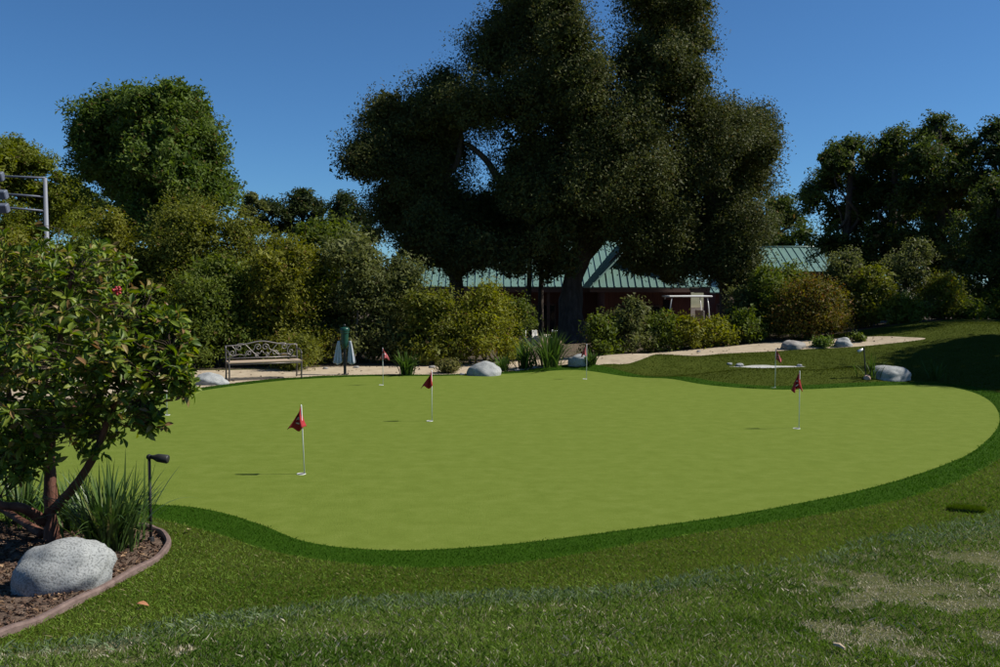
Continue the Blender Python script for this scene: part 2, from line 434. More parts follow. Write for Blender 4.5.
# darker collar
x, y = scatter(1400000, -10, 11, 6.0, 14, 6.5, COLLAR, [GREEN])
col = mixc((0.024, 0.074, 0.004), (0.052, 0.128, 0.008), rng.random(len(x)))
k = ~inpoly(x, y, offset_poly(GREEN, 0.06)); jit = rng.normal(0, 0.035, (2, len(x))) * k; x = x + jit[0]; y = y + jit[1]
D = np.hypot(x, y); sc = np.clip(D / 8.0, 0.9, 1.6)
blades('collar_grass', x, y, rng.uniform(0.012, 0.024, len(x)) * sc ** 0.5, rng.uniform(0.003, 0.006, len(x)) * sc, col, 0.5, label='dark green collar grass edging the putting green')

x, y = scatter(420000, -13, 13, 13.5, 24, 22, COLLAR, [GREEN])
blades('far_collar_grass', x, y, rng.uniform(0.014, 0.026, len(x)), rng.uniform(0.007, 0.012, len(x)), mixc((0.020, 0.058, 0.004), (0.042, 0.098, 0.007), rng.random(len(x))), 0.6, label='dark collar grass along the back edge of the putting green')
# ================================================================== FOLIAGE TOOLS
def unit(v): return v / (np.linalg.norm(v, axis=-1, keepdims=True) + 1e-9)
def leaf_quads(P, nrm, L, W, g):
    n = len(P)
    t = unit(np.cross(nrm, unit(g.normal(size=(n, 3)))))
    b = np.cross(nrm, t)
    L = L * g.uniform(0.7, 1.25, n); W = W * g.uniform(0.75, 1.2, n)
    fold = nrm * (W * 0.25)[:, None]
    V = np.empty((n, 4, 3))
    V[:, 0] = P - t * (L * 0.5)[:, None]
    V[:, 1] = P + b * (W * 0.5)[:, None] + fold
    V[:, 2] = P + t * (L * 0.5)[:, None] - nrm * (L * 0.1)[:, None]
    V[:, 3] = P - b * (W * 0.5)[:, None] + fold
    return V.reshape(-1, 3)
def leaf_tris(P, nrm, L, W, g):
    n = len(P)
    t = unit(np.cross(nrm, unit(g.normal(size=(n, 3)))))
    b = np.cross(nrm, t)
    L = L * g.uniform(0.7, 1.25, n); W = W * g.uniform(0.75, 1.2, n); k = g.uniform(-0.25, 0.25, n)
    V = np.empty((n, 3, 3))
    V[:, 0] = P + t * (L * 0.55)[:, None] - nrm * (L * 0.1)[:, None]
    V[:, 1] = P + b * (W * 0.55)[:, None] - t * (L * (0.35 + k))[:, None]
    V[:, 2] = P - b * (W * 0.55)[:, None] - t * (L * (0.35 - k))[:, None]
    return V.reshape(-1, 3)
LS, LN = 0.76, 1.75
def crown_mesh(name, lobes, n_clump, per, cr, L, W, cols, seed, inner=0.25, stretch=1.0, gaps=(), up=0.35, droop=0.0, dead=0.03, shell=(0.72, 1.05), shoots=0.10):
    """leaf-sized faces gathered in clumps through the outer part of each lobe. lobes: (x,y,z,rx,ry,rz)"""
    g = np.random.default_rng(seed)
    Lb = np.array(lobes, float)
    area = (Lb[:, 3] * Lb[:, 4] * Lb[:, 5]) ** (2 / 3); prob = area / area.sum()
    pick = g.choice(len(Lb), n_clump * 3, p=prob)
    d = unit(g.normal(size=(len(pick), 3)))
    d[:, 2] = np.where(d[:, 2] < -0.55, -d[:, 2] * 0.6, d[:, 2])
    rr = np.where(g.random(len(pick)) < inner, g.uniform(0.2, shell[0], len(pick)), g.uniform(shell[0], shell[1], len(pick)))
    rr = np.where((g.random(len(pick)) < shoots) & (d[:, 2] > -0.2), rr + g.uniform(0.08, 0.30, len(pick)), rr)
    Cn = Lb[pick, :3] + d * Lb[pick, 3:6] * rr[:, None]
    # drop clumps buried well inside another lobe
    keep = np.ones(len(Cn), bool)
    for i, l in enumerate(Lb):
        q = (((Cn - l[:3]) / l[3:6]) ** 2).sum(1)
        keep &= ~((q < 0.42) & (pick != i) & (g.random(len(Cn)) > 0.35))
    for gp_ in gaps:
        q = (((Cn - np.array(gp_[:3])) / np.array(gp_[3:6])) ** 2).sum(1)
        keep &= q > 1
    Cn, d = Cn[keep][:n_clump], d[keep][:n_clump]
    m = len(Cn)
    r = cr * g.uniform(0.45, 1.35, m)
    core = np.zeros(m, bool)
    for l in Lb: core |= (((Cn - l[:3]) / l[3:6]) ** 2).sum(1) < 0.45
    cnt = np.maximum(3, (LN * per * (r / cr) ** 1.6 * g.uniform(0.7, 1.3, m))).astype(int)
    idx = np.repeat(np.arange(m), cnt); n = len(idx)
    off = g.normal(size=(n, 3)) * 0.5
    off *= np.minimum(1, 1.0 / (np.linalg.norm(off, axis=1, keepdims=True) + 1e-6)) ** 0.8
    ax = unit(d + np.array([0, 0, 0.5]) * stretch)
    along = (off * ax[idx]).sum(1, keepdims=True)
    off = off + ax[idx] * along * (stretch - 1) * 0.9
    off[:, 2] *= 0.8
    P = Cn[idx] + off * r[idx][:, None]
    P[:, 2] -= droop * np.abs(off[:, 0] + off[:, 1]) * r[idx]
    nr = unit(0.45 * d[idx] + np.array([0, 0, up]) + 0.75 * g.normal(size=(n, 3)))
    big = np.where(core[idx], 2.1, 1.0)
    V = leaf_tris(P, nr, L * LS * big, W * LS * big, g)
    cA, cB = np.array(cols[0]), np.array(cols[1])
    t = np.clip(0.7 * g.random(m)[idx] + 0.3 * g.random(n), 0, 1)
    col = cA * (1 - t[:, None]) + cB * t[:, None]
    dd = g.random(n) < dead
    cD = np.array(cols[2]) if len(cols) > 2 else np.array((0.13, 0.09, 0.035))
    col[dd] = cD * g.uniform(0.7, 1.3, (dd.sum(), 1))
    return mesh_np(name, V, np.arange(n * 3).reshape(n, 3), np.repeat(col, 3, 0))
LEAF = leafmat('leaf', trans=0.38, rough=0.6, spec=0.15)
LEAF_DARK = leafmat('leaf_leathery', trans=0.25, rough=0.62, spec=0.13)
BARK = surf('bark', [(0.3, (0.035, 0.026, 0.020)), (0.55, (0.075, 0.058, 0.045)), (0.75, (0.13, 0.105, 0.085))], scale=7, rough=0.95, bump=1.0, bump_scale=18, dist=0.05, stretch=(1, 1, 0.25))
BARK_GREY = surf('bark_grey', [(0.3, (0.07, 0.06, 0.05)), (0.7, (0.2, 0.175, 0.15))], scale=9, rough=0.95, bump=0.8, bump_scale=20, dist=0.03, stretch=(1, 1, 0.3))
def wiggle(a, b, g, amt=0.12, n=5):
    a = Vector(a); b = Vector(b); L = (b - a).length; out = []
    for i in range(n + 1):
        t = i / n; p = a.lerp(b, t)
        k = math.sin(PI * t) * amt * L
        p += Vector((g.normal() * k * 0.6, g.normal() * k * 0.6, g.normal() * k * 0.35 + k * 0.5))
        out.append(p)
    return vpath(out, 3)
def tree(name, label, cat, base, trunk_pts, trunk_r, lobes, crown_args, n_limbs=8, bark=None, group=None, leafm=None, seed=1, extra_limbs=()):
    """thing > trunk, limb..., crown ; everything in coordinates relative to the base"""
    g = np.random.default_rng(seed); bark = bark or BARK
    base = Vector(base); t = tag(empty(name, base), label, cat, group)
    tp = vpath([Vector(p) - base for p in trunk_pts], 4)
    n = len(tp); rads = [trunk_r * (1.45 if i == 0 else 1.12 if i == 1 else 1.0 - 0.55 * i / n) for i in range(n)]
    bm = bmesh.new(); tube(bm, tp, rads, 12)
    for v in bm.verts: v.co += Vector((mnoise.noise(v.co * 2.2), mnoise.noise(v.co * 2.2 + Vector((7, 0, 0))), 0)) * trunk_r * 0.25
    bmesh_obj('trunk', bm, bark, t, smooth=True)
    lb = [(l[0] - base.x, l[1] - base.y, l[2] - base.z, *l[3:6]) for l in lobes]
    order = sorted(range(len(lb)), key=lambda i: -lb[i][3])[:n_limbs]
    for i in order:
        e = Vector(lb[i][:3]); s = tp[int((0.55 + 0.4 * g.random()) * (n - 1))]
        L = (e - s).length
        pts_ = wiggle(s, s.lerp(e, 1.0), g, 0.10)
        k = len(pts_)
        tubeo('limb', pts_, [max(0.015, trunk_r * 0.48 * (1 - 0.85 * j / k)) for j in range(k)], bark, t, seg=7)
    for pl, r0, r1 in extra_limbs:
        pts_ = vpath([Vector(p) - base for p in pl], 4); k = len(pts_)
        tubeo('limb', pts_, [r0 + (r1 - r0) * j / (k - 1) for j in range(k)], bark, t, seg=8)
    link('crown', crown_mesh('crown', lb, seed=seed + 100, **crown_args), leafm or LEAF, t)
    return t
def px_lobes(L, D, g, spread=0.0, flat=1.0, thick=1.0):
    out = []
    for a in L:
        px, py, r = a[:3]; dd = a[3] if len(a) > 3 else g.uniform(-spread, spread)
        p = at(px, py, D + dd); rr = r * (D + dd) / FPX
        out.append((p.x, p.y, p.z, rr, rr * thick, rr * flat))
    return out

# ---------------- the oaks
OAK_C = ((0.034, 0.042, 0.013), (0.105, 0.116, 0.032), (0.12, 0.09, 0.03))
g = np.random.default_rng(5)
base = Vector((*[float(v[0]) for v in ground(572, 340)][:0], at(572, 285, 31.0).x, 31.0, float(gz(2.5, 31.0)) - 0.05))
mainL = [(500, 62, 42), (543, 32, 42), (560, 85, 48), (520, 112, 42), (585, 92, 36), (580, 135, 48), (533, 172, 40), (592, 192, 46), (622, 140, 38), (560, 222, 42), (525, 225, 30), (612, 225, 32),
         (548, -14, 36), (503, 32, 20), (520, 5, 24), (662, 28, 42), (640, 66, 32), (688, 45, 26), (672, 88, 34), (690, 82, 20), (648, -8, 32), (690, 2, 24), (652, 132, 38), (640, 182, 40), (600, 225, 22), (640, 262, 18), (645, 240, 24), (670, 274, 13), (540, 248, 24), (515, 262, 18), (548, 268, 16), (480, 255, 22), (465, 262, 18), (532, 205, 26, -2.2), (512, 190, 17, -1.8), (550, 238, 24, -2.0), (566, 262, 12, -1.8), (566, 40, 26, -2.2), (580, 62, 20, -2.4), (560, 12, 20, -2.0), (672, 62, 24, -1.8), (640, 100, 22, -2.0)]
lob = px_lobes(mainL, 31.0, g, 2.2, 1.0, 1.25)
tree('live_oak_tree', 'huge dark live oak with the thickest trunk in front of the green-roofed building', 'tree', base,
     [base, at(571, 300, 31.5), at(574, 275, 31.5), at(584, 245, 31.6), at(592, 200, 31.8), at(588, 140, 31.6), at(575, 80, 31.5)], 0.44, lob,
     dict(n_clump=4700, per=39, cr=0.36, L=0.125, W=0.062, cols=OAK_C, stretch=1.6, inner=0.3, shell=(0.70, 1.12), shoots=0.22, droop=0.25), 14, leafm=LEAF_DARK, seed=11,
     extra_limbs=[([at(574, 272, 31.5), at(548, 240, 30.7), at(520, 205, 30.6), at(504, 186, 30.4), at(494, 172, 30.4), at(486, 160, 30.5), at(470, 146, 30.6), at(455, 140, 30.8)], 0.22, 0.06),
                  ([at(580, 262, 31.5), at(610, 225, 31.5), at(640, 160, 31.5), at(660, 90, 31.5), at(668, 30, 31.5)], 0.24, 0.05)])
leftL = [(388, 118, 27), (374, 158, 30), (410, 182, 36), (428, 122, 34), (400, 215, 34), (438, 212, 38), (440, 160, 33), (424, 250, 26), (468, 232, 32), (452, 258, 22), (470, 112, 34), (442, 92, 22), (430, 235, 30), (490, 215, 26), (505, 245, 22), (400, 150, 30), (362, 165, 18)]
g = np.random.default_rng(6)
b2 = Vector((at(456, 285, 31.5).x, 31.5, float(gz(-1.6, 31.5)) - 0.05))
tree('live_oak_tree', 'dark spreading oak rising behind the yellow-green rounded shrub and low boulder', 'tree', b2,
     [b2, at(456, 300, 31.5), at(455, 262, 31.5), at(450, 220, 31.4), at(436, 170, 31.2), at(425, 130, 31.2)], 0.30, px_lobes(leftL, 31.3, g, 1.6, 1.0, 1.2),
     dict(n_clump=2900, per=37, cr=0.35, L=0.125, W=0.062, cols=OAK_C, stretch=1.6, inner=0.3, shell=(0.70, 1.12), shoots=0.22, droop=0.25), 10, leafm=LEAF_DARK, seed=12)
rightL = [(722, 140, 38), (750, 132, 26), (690, 172, 40), (742, 178, 34), (702, 222, 38), (735, 225, 34), (682, 256, 32), (722, 262, 28), (660, 222, 32), (708, 122, 26), (764, 150, 14), (645, 252, 20), (740, 262, 22), (745, 285, 16)]
g = np.random.default_rng(8)
b3 = Vector((at(726, 285, 31.5).x, 31.5, float(gz(7.9, 31.5)) - 0.05))
tree('live_oak_tree', 'dark oak with low drooping crown hanging beside the white golf cart', 'tree', b3,
     [b3, at(726, 290, 31.5), at(720, 250, 31.5), at(708, 200, 31.3), at(718, 150, 31.2)], 0.26, px_lobes(rightL, 31.3, g, 1.5, 1.0, 1.2),
     dict(n_clump=2700, per=37, cr=0.35, L=0.125, W=0.062, cols=OAK_C, stretch=1.6, inner=0.3, shell=(0.70, 1.12), shoots=0.22, droop=0.4), 9, leafm=LEAF_DARK, seed=13)
for px, lb_, s in ((529, 'slim dark tree on the patio, farther of the pair from the thickest trunk', 3), (541, 'slim dark tree on the patio between its twin and the thickest trunk', 4)):
    D = 33.5; g = np.random.default_rng(s); bb = Vector((at(px, 285, D).x, D, float(gz(at(px, 285, D).x, D)) - 0.05))
    tree('slim_oak_tree', lb_, 'tree', bb, [bb, at(px, 290, D), at(px + 1, 260, D), at(px - 2, 235, D), at(px + (s - 3.5) * 20, 200, D)], 0.11,
         px_lobes([(px - 8, 205, 26), (px + 8, 185, 28), (px, 225, 20), (px + 5, 160, 24), (px + (s - 3.5) * 30, 236, 15)], D, g, 0.8), dict(n_clump=150, per=70, cr=0.5, L=0.12, W=0.062, cols=OAK_C, stretch=1.4), 4, leafm=LEAF_DARK, seed=20 + s, group='pair of slim trees on the patio')

# ---------------- shrubs
def shrub(label, px, D, hw, top, cols, seed, dens=1.0, L=0.085, W=0.04, name='shrub', group=None, base_py=None, n_lobe=9, cr=0.30, stem=True, lean=0.0, lm=None, up=0.35, dead=0.03, flat=1.0, width_top=0.75, ry=1.0, stretch=1.5):
    g = np.random.default_rng(seed)
    c = at(px, 285, D); z0 = float(gz(c.x, D)); zt = at(px, top, D).z; H = zt - z0; w = hw * D / FPX
    lobes = []
    for i in range(n_lobe):
        t = (i + 0.5) / n_lobe
        a = g.uniform(0, 2 * PI); taper = 1 - (1 - width_top) * t ** 1.5
        r = w * g.uniform(0.34, 0.58) * (0.85 if t > 0.75 else 1)
        rz = min(r * g.uniform(0.9, 1.15), H * 0.45)
        zc = z0 + rz * 0.75 + (H - rz * 1.75) * t
        if i < 3: zc = z0 + rz * 0.7
        rad = (w * taper - r) * math.sqrt(g.random()) if i < n_lobe - 1 else w * 0.15
        if i < 3 and n_lobe > 8: a = -PI / 2 + (i - 1) * 1.25; rad = w - r
        lobes.append((c.x + math.cos(a) * rad + lean * t, D + math.sin(a) * rad * ry, zc, r, r * ry, rz))
    sa = sum(l[3] * l[5] for l in lobes)
    nc = int(62 * dens * sa / (cr * cr) * 0.09) + 20
    b = Vector((c.x, D, z0 - 0.03))
    t = tag(empty(name, b), label, name.split('_')[-1], group)
    for k in range(5 if stem else 0):
        l = lobes[int(g.integers(len(lobes)))]
        e = Vector((l[0], l[1], l[2])) - b; s = Vector((g.normal() * 0.12 * w, g.normal() * 0.12 * w, 0))
        pp = wiggle(s, e, g, 0.1, 4); kk = len(pp)
        tubeo('stem', pp, [max(0.008, 0.04 * min(1, H / 2.5) * (1 - 0.8 * j / kk)) for j in range(kk)], BARK_GREY, t, seg=6)
    lb2 = [(l[0] - b.x, l[1] - b.y, l[2] - b.z, *l[3:]) for l in lobes]
    per = int(38 * (cr / 0.3) ** 1.0 * (0.085 / L) ** 1.2)
    link('foliage', crown_mesh('foliage', lb2, nc, per, cr, L, W, cols, seed + 500, stretch=stretch, up=up, dead=dead), lm or LEAF, t)
    return t
OLIVE = ((0.10, 0.108, 0.014), (0.215, 0.215, 0.030), (0.16, 0.10, 0.03))
OLIVE2 = ((0.085, 0.100, 0.015), (0.18, 0.19, 0.030), (0.14, 0.09, 0.03))
MID = ((0.060, 0.090, 0.014), (0.135, 0.165, 0.026), (0.12, 0.09, 0.03))
YEL = ((0.12, 0.135, 0.016), (0.24, 0.245, 0.032), (0.18, 0.12, 0.04))
GREYG = ((0.068, 0.082, 0.026), (0.155, 0.168, 0.052), (0.11, 0.09, 0.05))
hg = 'tall shrubs of the screen behind the bench'
HED = [(-75, 24, 75, 232, OLIVE, 'broad olive shrub at the end of the screen, beyond the red-barked shrub'), (10, 24.5, 62, 224, OLIVE, 'olive screening shrub standing in front of the floodlight pole'),
       (70, 23.6, 56, 232, MID, 'green screening shrub behind the red-barked shrub near the boulder'), (118, 25, 56, 206, OLIVE, 'olive-yellow shrub under the round leafy tree, second tallest of the screen'),
       (180, 25.2, 60, 188, OLIVE2, 'tallest olive shrub of the screen, below the round leafy tree'), (212, 23.0, 52, 250, MID, 'dense green shrub directly behind the bench'),
       (250, 25.4, 50, 208, OLIVE2, 'tall loose shrub in front of the distant dark trees'), (285, 23.4, 46, 232, OLIVE, 'yellowish shrub rising between bench and ball washer'),
       (325, 25.4, 48, 210, MID, 'green shrub of the screen just short of the oak crown'), (355, 24.0, 46, 226, GREYG, 'grey-green shrub behind the ball washer'),
       (396, 24.2, 42, 252, GREYG, 'grey-green shrub beside the spreading oak, behind the flag'), (432, 23.4, 34, 284, OLIVE2, 'low olive shrub at the end of the screen beside the path')]
for i, (px, D, hw, top, cl, lb_) in enumerate(HED):
    shrub(lb_, px, D, hw * 1.15, top, cl, 40 + i, dens=1.0, group=hg, n_lobe=12, cr=0.25, L=0.115, W=0.056, width_top=0.8)
shrub('rounded yellow-green shrub behind the wide boulder by the path', 482, 23.6, 40, 281, YEL, 60, n_lobe=10, cr=0.26, L=0.085)
shrub('slender dark green bush tucked beside the rounded yellow-green shrub', 516, 24.6, 20, 298, MID, 61, n_lobe=7, cr=0.24)
shrub('small dark leafy bush under the ball washer side of the screen', 300, 22.0, 34, 335, OLIVE2, 62, n_lobe=6, cr=0.25)
shrub('low dark bush under the screen between bench and red-barked shrub', 190, 22.2, 40, 322, MID, 63, n_lobe=6, cr=0.25)
# border right of the oak trunk
BRD = [(604, 25.0, 22, 312, MID, 'small leafy bush at the foot of the thickest trunk'), (632, 25.4, 28, 296, GREYG, 'grey-green bush beneath the red-walled wing'), (662, 25.6, 24, 310, MID, 'dark green bush in the border below the wing roof'),
       (690, 25.6, 24, 317, OLIVE, 'olive bush in the border below the golf cart'), (716, 25.8, 22, 320, YEL, 'yellow-green bush in the border beside the golf cart'), (742, 26.2, 22, 310, MID, 'dark bush under the drooping oak by the path'),
       (765, 27.6, 32, 262, MID, 'leafy green shrub in front of the distant plain green roof'), (792, 28.8, 34, 258, MID, 'tall shrub behind the rust-coloured shrub'), (848, 28.6, 36, 248, GREYG, 'tall grey-green shrub beside the rust-coloured shrub'),
       (875, 27.6, 34, 262, OLIVE2, 'olive shrub above the pale boulder by the path'), (912, 29.0, 34, 234, GREYG, 'tallest grey-green shrub in the border'), (905, 27.4, 22, 296, MID, 'low bright shrub under the tallest grey-green shrub'),
       (940, 28.6, 30, 270, OLIVE2, 'dark olive shrub at the foot of the grassy bank trees'),
       (965, 28.2, 26, 300, MID, 'low dark bush under the dense tree on the grassy bank'), (1000, 29.4, 30, 292, MID, 'spreading dark bush beyond the grassy bank lawn'), (742, 27.8, 20, 285, GREYG, 'slim bush between the drooping oak and the small shed')]
for i, (px, D, hw, top, cl, lb_) in enumerate(BRD):
    shrub(lb_, px, D, hw, top, cl, 80 + i, group='shrubs of the border beyond the path', n_lobe=9, cr=0.21, L=0.105, W=0.055)
shrub('rust-tinged shrub with orange-brown leaves beyond the path', 810, 26.4, 42, 274, ((0.075, 0.080, 0.014), (0.16, 0.135, 0.024), (0.20, 0.10, 0.03)), 110, n_lobe=11, cr=0.28, dead=0.16, L=0.08)
shrub('bright green low plant beside the pale boulder on the path edge', 822, 23.6, 12, 338, ((0.08, 0.13, 0.02), (0.15, 0.20, 0.04)), 111, n_lobe=5, cr=0.12, L=0.07, stem=False, name='low_plant')
shrub('small yellowish plant at the path edge near the wide boulder', 447, 20.9, 13, 361, ((0.10, 0.11, 0.03), (0.20, 0.18, 0.06)), 112, n_lobe=5, cr=0.1, L=0.06, stem=False, name='low_plant')
shrub('small round plant next to the pale boulder beyond the path', 859, 24.0, 8, 334, MID, 113, n_lobe=4, cr=0.1, L=0.06, stem=False, name='low_plant')

# ---------------- trees further away
g = np.random.default_rng(31)
def bush_tree(label, name, D, L, cols, seed, trunk_px, base_r=0.2, leaf=(0.15, 0.07), dens=1.0, cr=0.55, spread=1.5, group=None, **kw):
    g = np.random.default_rng(seed)
    lob = px_lobes(L, D, g, spread, 1.0, 1.15)
    b = Vector((at(trunk_px, 285, D).x, D, float(gz(at(trunk_px, 285, D).x, D)) - 0.05))
    top = max(lob, key=lambda l: l[2])
    sa = sum(l[3] * l[5] for l in lob)
    tp = [b, b + Vector((0.05, 0, 1.0)), b.lerp(Vector(top[:3]), 0.5), Vector(top[:3])]
    cr *= 0.7
    return tree(name, label, 'tree', b, tp, base_r, lob, dict(n_clump=int(17 * dens * sa / (cr * cr) * 0.22) + 40, per=int(26 * dens), cr=cr, L=leaf[0] * 1.25, W=leaf[1] * 1.4, cols=cols, **kw), 6, group=group, seed=seed)
ASH = ((0.048, 0.085, 0.016), (0.128, 0.175, 0.032))
bush_tree('round leafy bright green tree rising above the screening shrubs', 'leafy_tree', 36, [(105, 125, 30), (100, 160, 30), (125, 110, 24), (150, 118, 32), (175, 108, 26), (190, 130, 28), (130, 150, 38), (165, 160, 40), (200, 165, 30), (115, 185, 30), (150, 190, 34), (190, 195, 32), (215, 190, 20), (178, 98, 16), (90, 145, 18), (140, 225, 30), (180, 230, 30), (168, 140, 26, -2.2), (150, 165, 26, -2.4), (178, 178, 24, -2.4), (225, 200, 14), (205, 140, 16)], ASH, 131, 150, 0.28, (0.17, 0.075), 1.5, 0.5, stretch=1.6, droop=0.3)
PINE = ((0.09, 0.115, 0.014), (0.185, 0.205, 0.026))
bush_tree('yellowish rounded pine behind the floodlight arms', 'pine_tree', 52, [(-10, 165, 30), (20, 158, 22), (40, 172, 20), (8, 190, 28), (40, 200, 26), (65, 185, 16), (70, 205, 16), (-30, 185, 28), (55, 220, 24), (15, 225, 26), (-60, 170, 30), (30, 240, 24), (75, 232, 18)], PINE, 132, 20, 0.3, (0.2, 0.07), 1.3, 0.6)
bush_tree('hazy green tree between the yellowish pine and the leafy tree', 'leafy_tree', 58, [(82, 200, 14), (92, 215, 14), (76, 218, 14), (100, 205, 10)], MID, 133, 85, 0.2, (0.2, 0.08), 1.0, 0.55)
DKC = ((0.024, 0.038, 0.012), (0.055, 0.074, 0.020))
bush_tree('distant dark round tree seen over the screening shrubs, with a twin beside it', 'distant_tree', 62, [(300, 208, 17), (288, 218, 14), (315, 215, 14), (303, 197, 9), (270, 212, 12), (290, 234, 16), (318, 234, 16), (262, 228, 14)], DKC, 134, 300, 0.25, (0.22, 0.10), 1.1, 0.6)
bush_tree('distant dark tree next to the oak crown, over the screening shrubs', 'distant_tree', 60, [(342, 207, 15), (352, 216, 13), (330, 218, 13), (365, 222, 9), (345, 236, 16), (372, 236, 12)], DKC, 135, 342, 0.25, (0.22, 0.10), 1.1, 0.6)
bush_tree('thin pale sapling poking above the screening shrubs', 'sapling_tree', 34, [(252, 200, 7), (248, 212, 8), (262, 208, 6)], GREYG, 136, 254, 0.05, (0.15, 0.06), 0.8, 0.22)
RT = ((0.036, 0.055, 0.013), (0.085, 0.110, 0.024))
rg = 'trees beyond the far border'
bush_tree('dark low tree between the drooping oak and the tall grove', 'leafy_tree', 56, [(778, 212, 20), (790, 225, 18), (765, 232, 20), (800, 240, 18), (775, 250, 18), (745, 240, 20), (815, 258, 18), (735, 262, 20), (795, 265, 20)], RT, 141, 780, 0.25, (0.2, 0.09), 1.1, 0.6, group=rg)
bush_tree('tree of the grove with forked rounded crown above the plain green roof', 'leafy_tree', 47, [(838, 165, 22), (852, 150, 16), (828, 185, 20), (855, 190, 24), (815, 205, 18), (845, 222, 26), (808, 195, 12), (830, 250, 22), (860, 255, 24)], RT, 142, 842, 0.25, (0.18, 0.08), 1.2, 0.55, group=rg)
bush_tree('middle tree of the grove with twin rounded tops', 'leafy_tree', 46, [(893, 150, 22), (880, 165, 20), (905, 170, 24), (888, 195, 26), (870, 215, 24), (910, 215, 28), (897, 138, 12), (885, 245, 26), (905, 262, 26), (870, 268, 22)], RT, 143, 890, 0.28, (0.18, 0.08), 1.2, 0.55, group=rg)
bush_tree('tallest broad tree of the grove beyond the grey-green shrubs', 'leafy_tree', 44, [(940, 142, 26), (925, 160, 24), (962, 155, 24), (945, 180, 30), (920, 200, 26), (970, 190, 26), (950, 220, 30), (985, 210, 22), (938, 124, 12), (925, 245, 28), (960, 255, 30), (940, 278, 26)], RT, 144, 945, 0.3, (0.18, 0.08), 1.2, 0.55, group=rg)
bush_tree('tree at the end of the grove with pale feathery top', 'leafy_tree', 42, [(1000, 135, 20), (1010, 160, 26), (1030, 150, 30), (1005, 185, 22), (1040, 190, 30)], ((0.03, 0.05, 0.014), (0.07, 0.09, 0.025)), 145, 1015, 0.28, (0.17, 0.075), 1.1, 0.5, group=rg)
bush_tree('dark dense tree standing on the grassy bank in front of the grove', 'leafy_tree', 30.5, [(985, 235, 32), (1000, 200, 26), (1015, 260, 40), (975, 275, 28), (990, 305, 30), (1030, 300, 36), (955, 300, 18), (1040, 220, 40)], RT, 146, 1000, 0.22, (0.11, 0.05), 1.25, 0.4, spread=1.0, group=rg)
# trees standing on the bank to the right, out of the picture: their shade falls into it
SH = dict(n_clump=330, per=40, cr=0.5, L=0.19, W=0.10, cols=RT)
for k, (x, y, hh, r) in enumerate([(17.6, 20.9, 9.6, 2.5), (20.5, 27.5, 8.5, 3.0), (23.0, 33.0, 9.0, 3.2), (15.6, 19.4, 7.6, 1.7)]):
    g = np.random.default_rng(200 + k); z0 = float(gz(x, y)); b = Vector((x, y, z0 - 0.05))
    lob = [(x + g.normal() * r * 0.45, y + g.normal() * r * 0.45, z0 + hh * g.uniform(0.42, 0.9), r * 0.36, r * 0.36, r * 0.33) for _ in range(12)]
    tree('leafy_tree', ['shade tree on the bank beside the white-topped boulder', 'broad shade tree on the bank above the lawn', 'tall shade tree behind the bank', 'young shade tree by the end of the green'][k], 'tree', b,
         [b, b + Vector((0.1, 0, hh * 0.3)), b + Vector((0.0, 0.1, hh * 0.75))], 0.2, lob, SH, 7, seed=210 + k)

# ---------------- strappy clumps (fortnight lily)
BL_RAMP = [(0.0, (0.035, 0.070, 0.016)), (0.5, (0.060, 0.110, 0.024)), (0.92, (0.095, 0.150, 0.035)), (1.0, (0.22, 0.19, 0.08))]
BLADE = leafmat('strap_leaf', trans=0.25, rough=0.4, spec=0.4, obj_random=BL_RAMP)
def strap_mesh(L, bend, w, seed, tipdrop=0.0):
    g = np.random.default_rng(seed); n = 8; V = []; tw = g.uniform(-0.6, 0.6)
    for i in range(n + 1):
        t = i / n
        out = bend * t ** 1.8 * L; up = L * (t - 0.42 * bend * t ** 2.4 - tipdrop * t ** 4)
        ww = w * (0.75 + 0.6 * t if t < 0.3 else 0.93 * (1 - ((t - 0.3) / 0.7) ** 2.2)) * 0.5 + 0.0006
        a = tw * t
        V += [(out - ww * math.sin(a), -ww * math.cos(a), up), (out + ww * math.sin(a), ww * math.cos(a), up)]
    F = [(2 * i, 2 * i + 1, 2 * i + 3, 2 * i + 2) for i in range(n)]
    return mesh_np('strap_leaf', np.array(V), np.array(F), smooth=True)
_sm = [strap_mesh(1.0, b, 0.022, k, td) for k, (b, td) in enumerate([(0.12, 0), (0.25, 0), (0.38, 0.05), (0.5, 0.1), (0.18, 0), (0.32, 0.02), (0.62, 0.15), (0.07, 0)])]
for m_ in _sm: m_.materials.append(BLADE)
def strap_clump(label, p, n, H, spread, seed, joined=False, group=None, wide=1.0):
    g = np.random.default_rng(seed)
    t = tag(empty('strap_leaf_clump', p), label, 'plant', group)
    if joined:
        Vs, Fs, Ts = [], [], []; o = 0
    for k in range(n):
        a = g.uniform(0, 2 * PI); r = abs(g.normal()) * spread * 0.4
        m_ = _sm[int(g.integers(len(_sm)))]; s = H * g.uniform(0.55, 1.1)
        M = Matrix.Translation((math.cos(a) * r, math.sin(a) * r, -0.01)) @ Matrix.Rotation(a + g.normal() * 0.5, 4, 'Z') @ Matrix.Rotation(abs(g.normal()) * 0.2 * (spread / 0.2) ** 0.3, 4, 'Y') @ Matrix.Diagonal((s, wide * 0.9, s, 1))
        if not joined:
            ob = link('leaf', m_, None, t); ob.matrix_local = M
        else:
            V = np.array([tuple(M @ v.co) for v in m_.vertices]); Fs.append(np.array([tuple(q.vertices) for q in m_.polygons]) + o); o += len(V); Vs.append(V)
            Ts.append(np.repeat([np.array((0.05, 0.085, 0.018)) * g.uniform(0.6, 1.7)], len(V), 0))
    if joined: link('foliage', mesh_np('foliage', np.concatenate(Vs), np.concatenate(Fs), np.concatenate(Ts), smooth=True), LEAF, t)
    return t
strap_clump('bushy strap-leaved lily clump beside the large pale boulder', gp(112, 549), 290, 0.70, 0.28, 1)
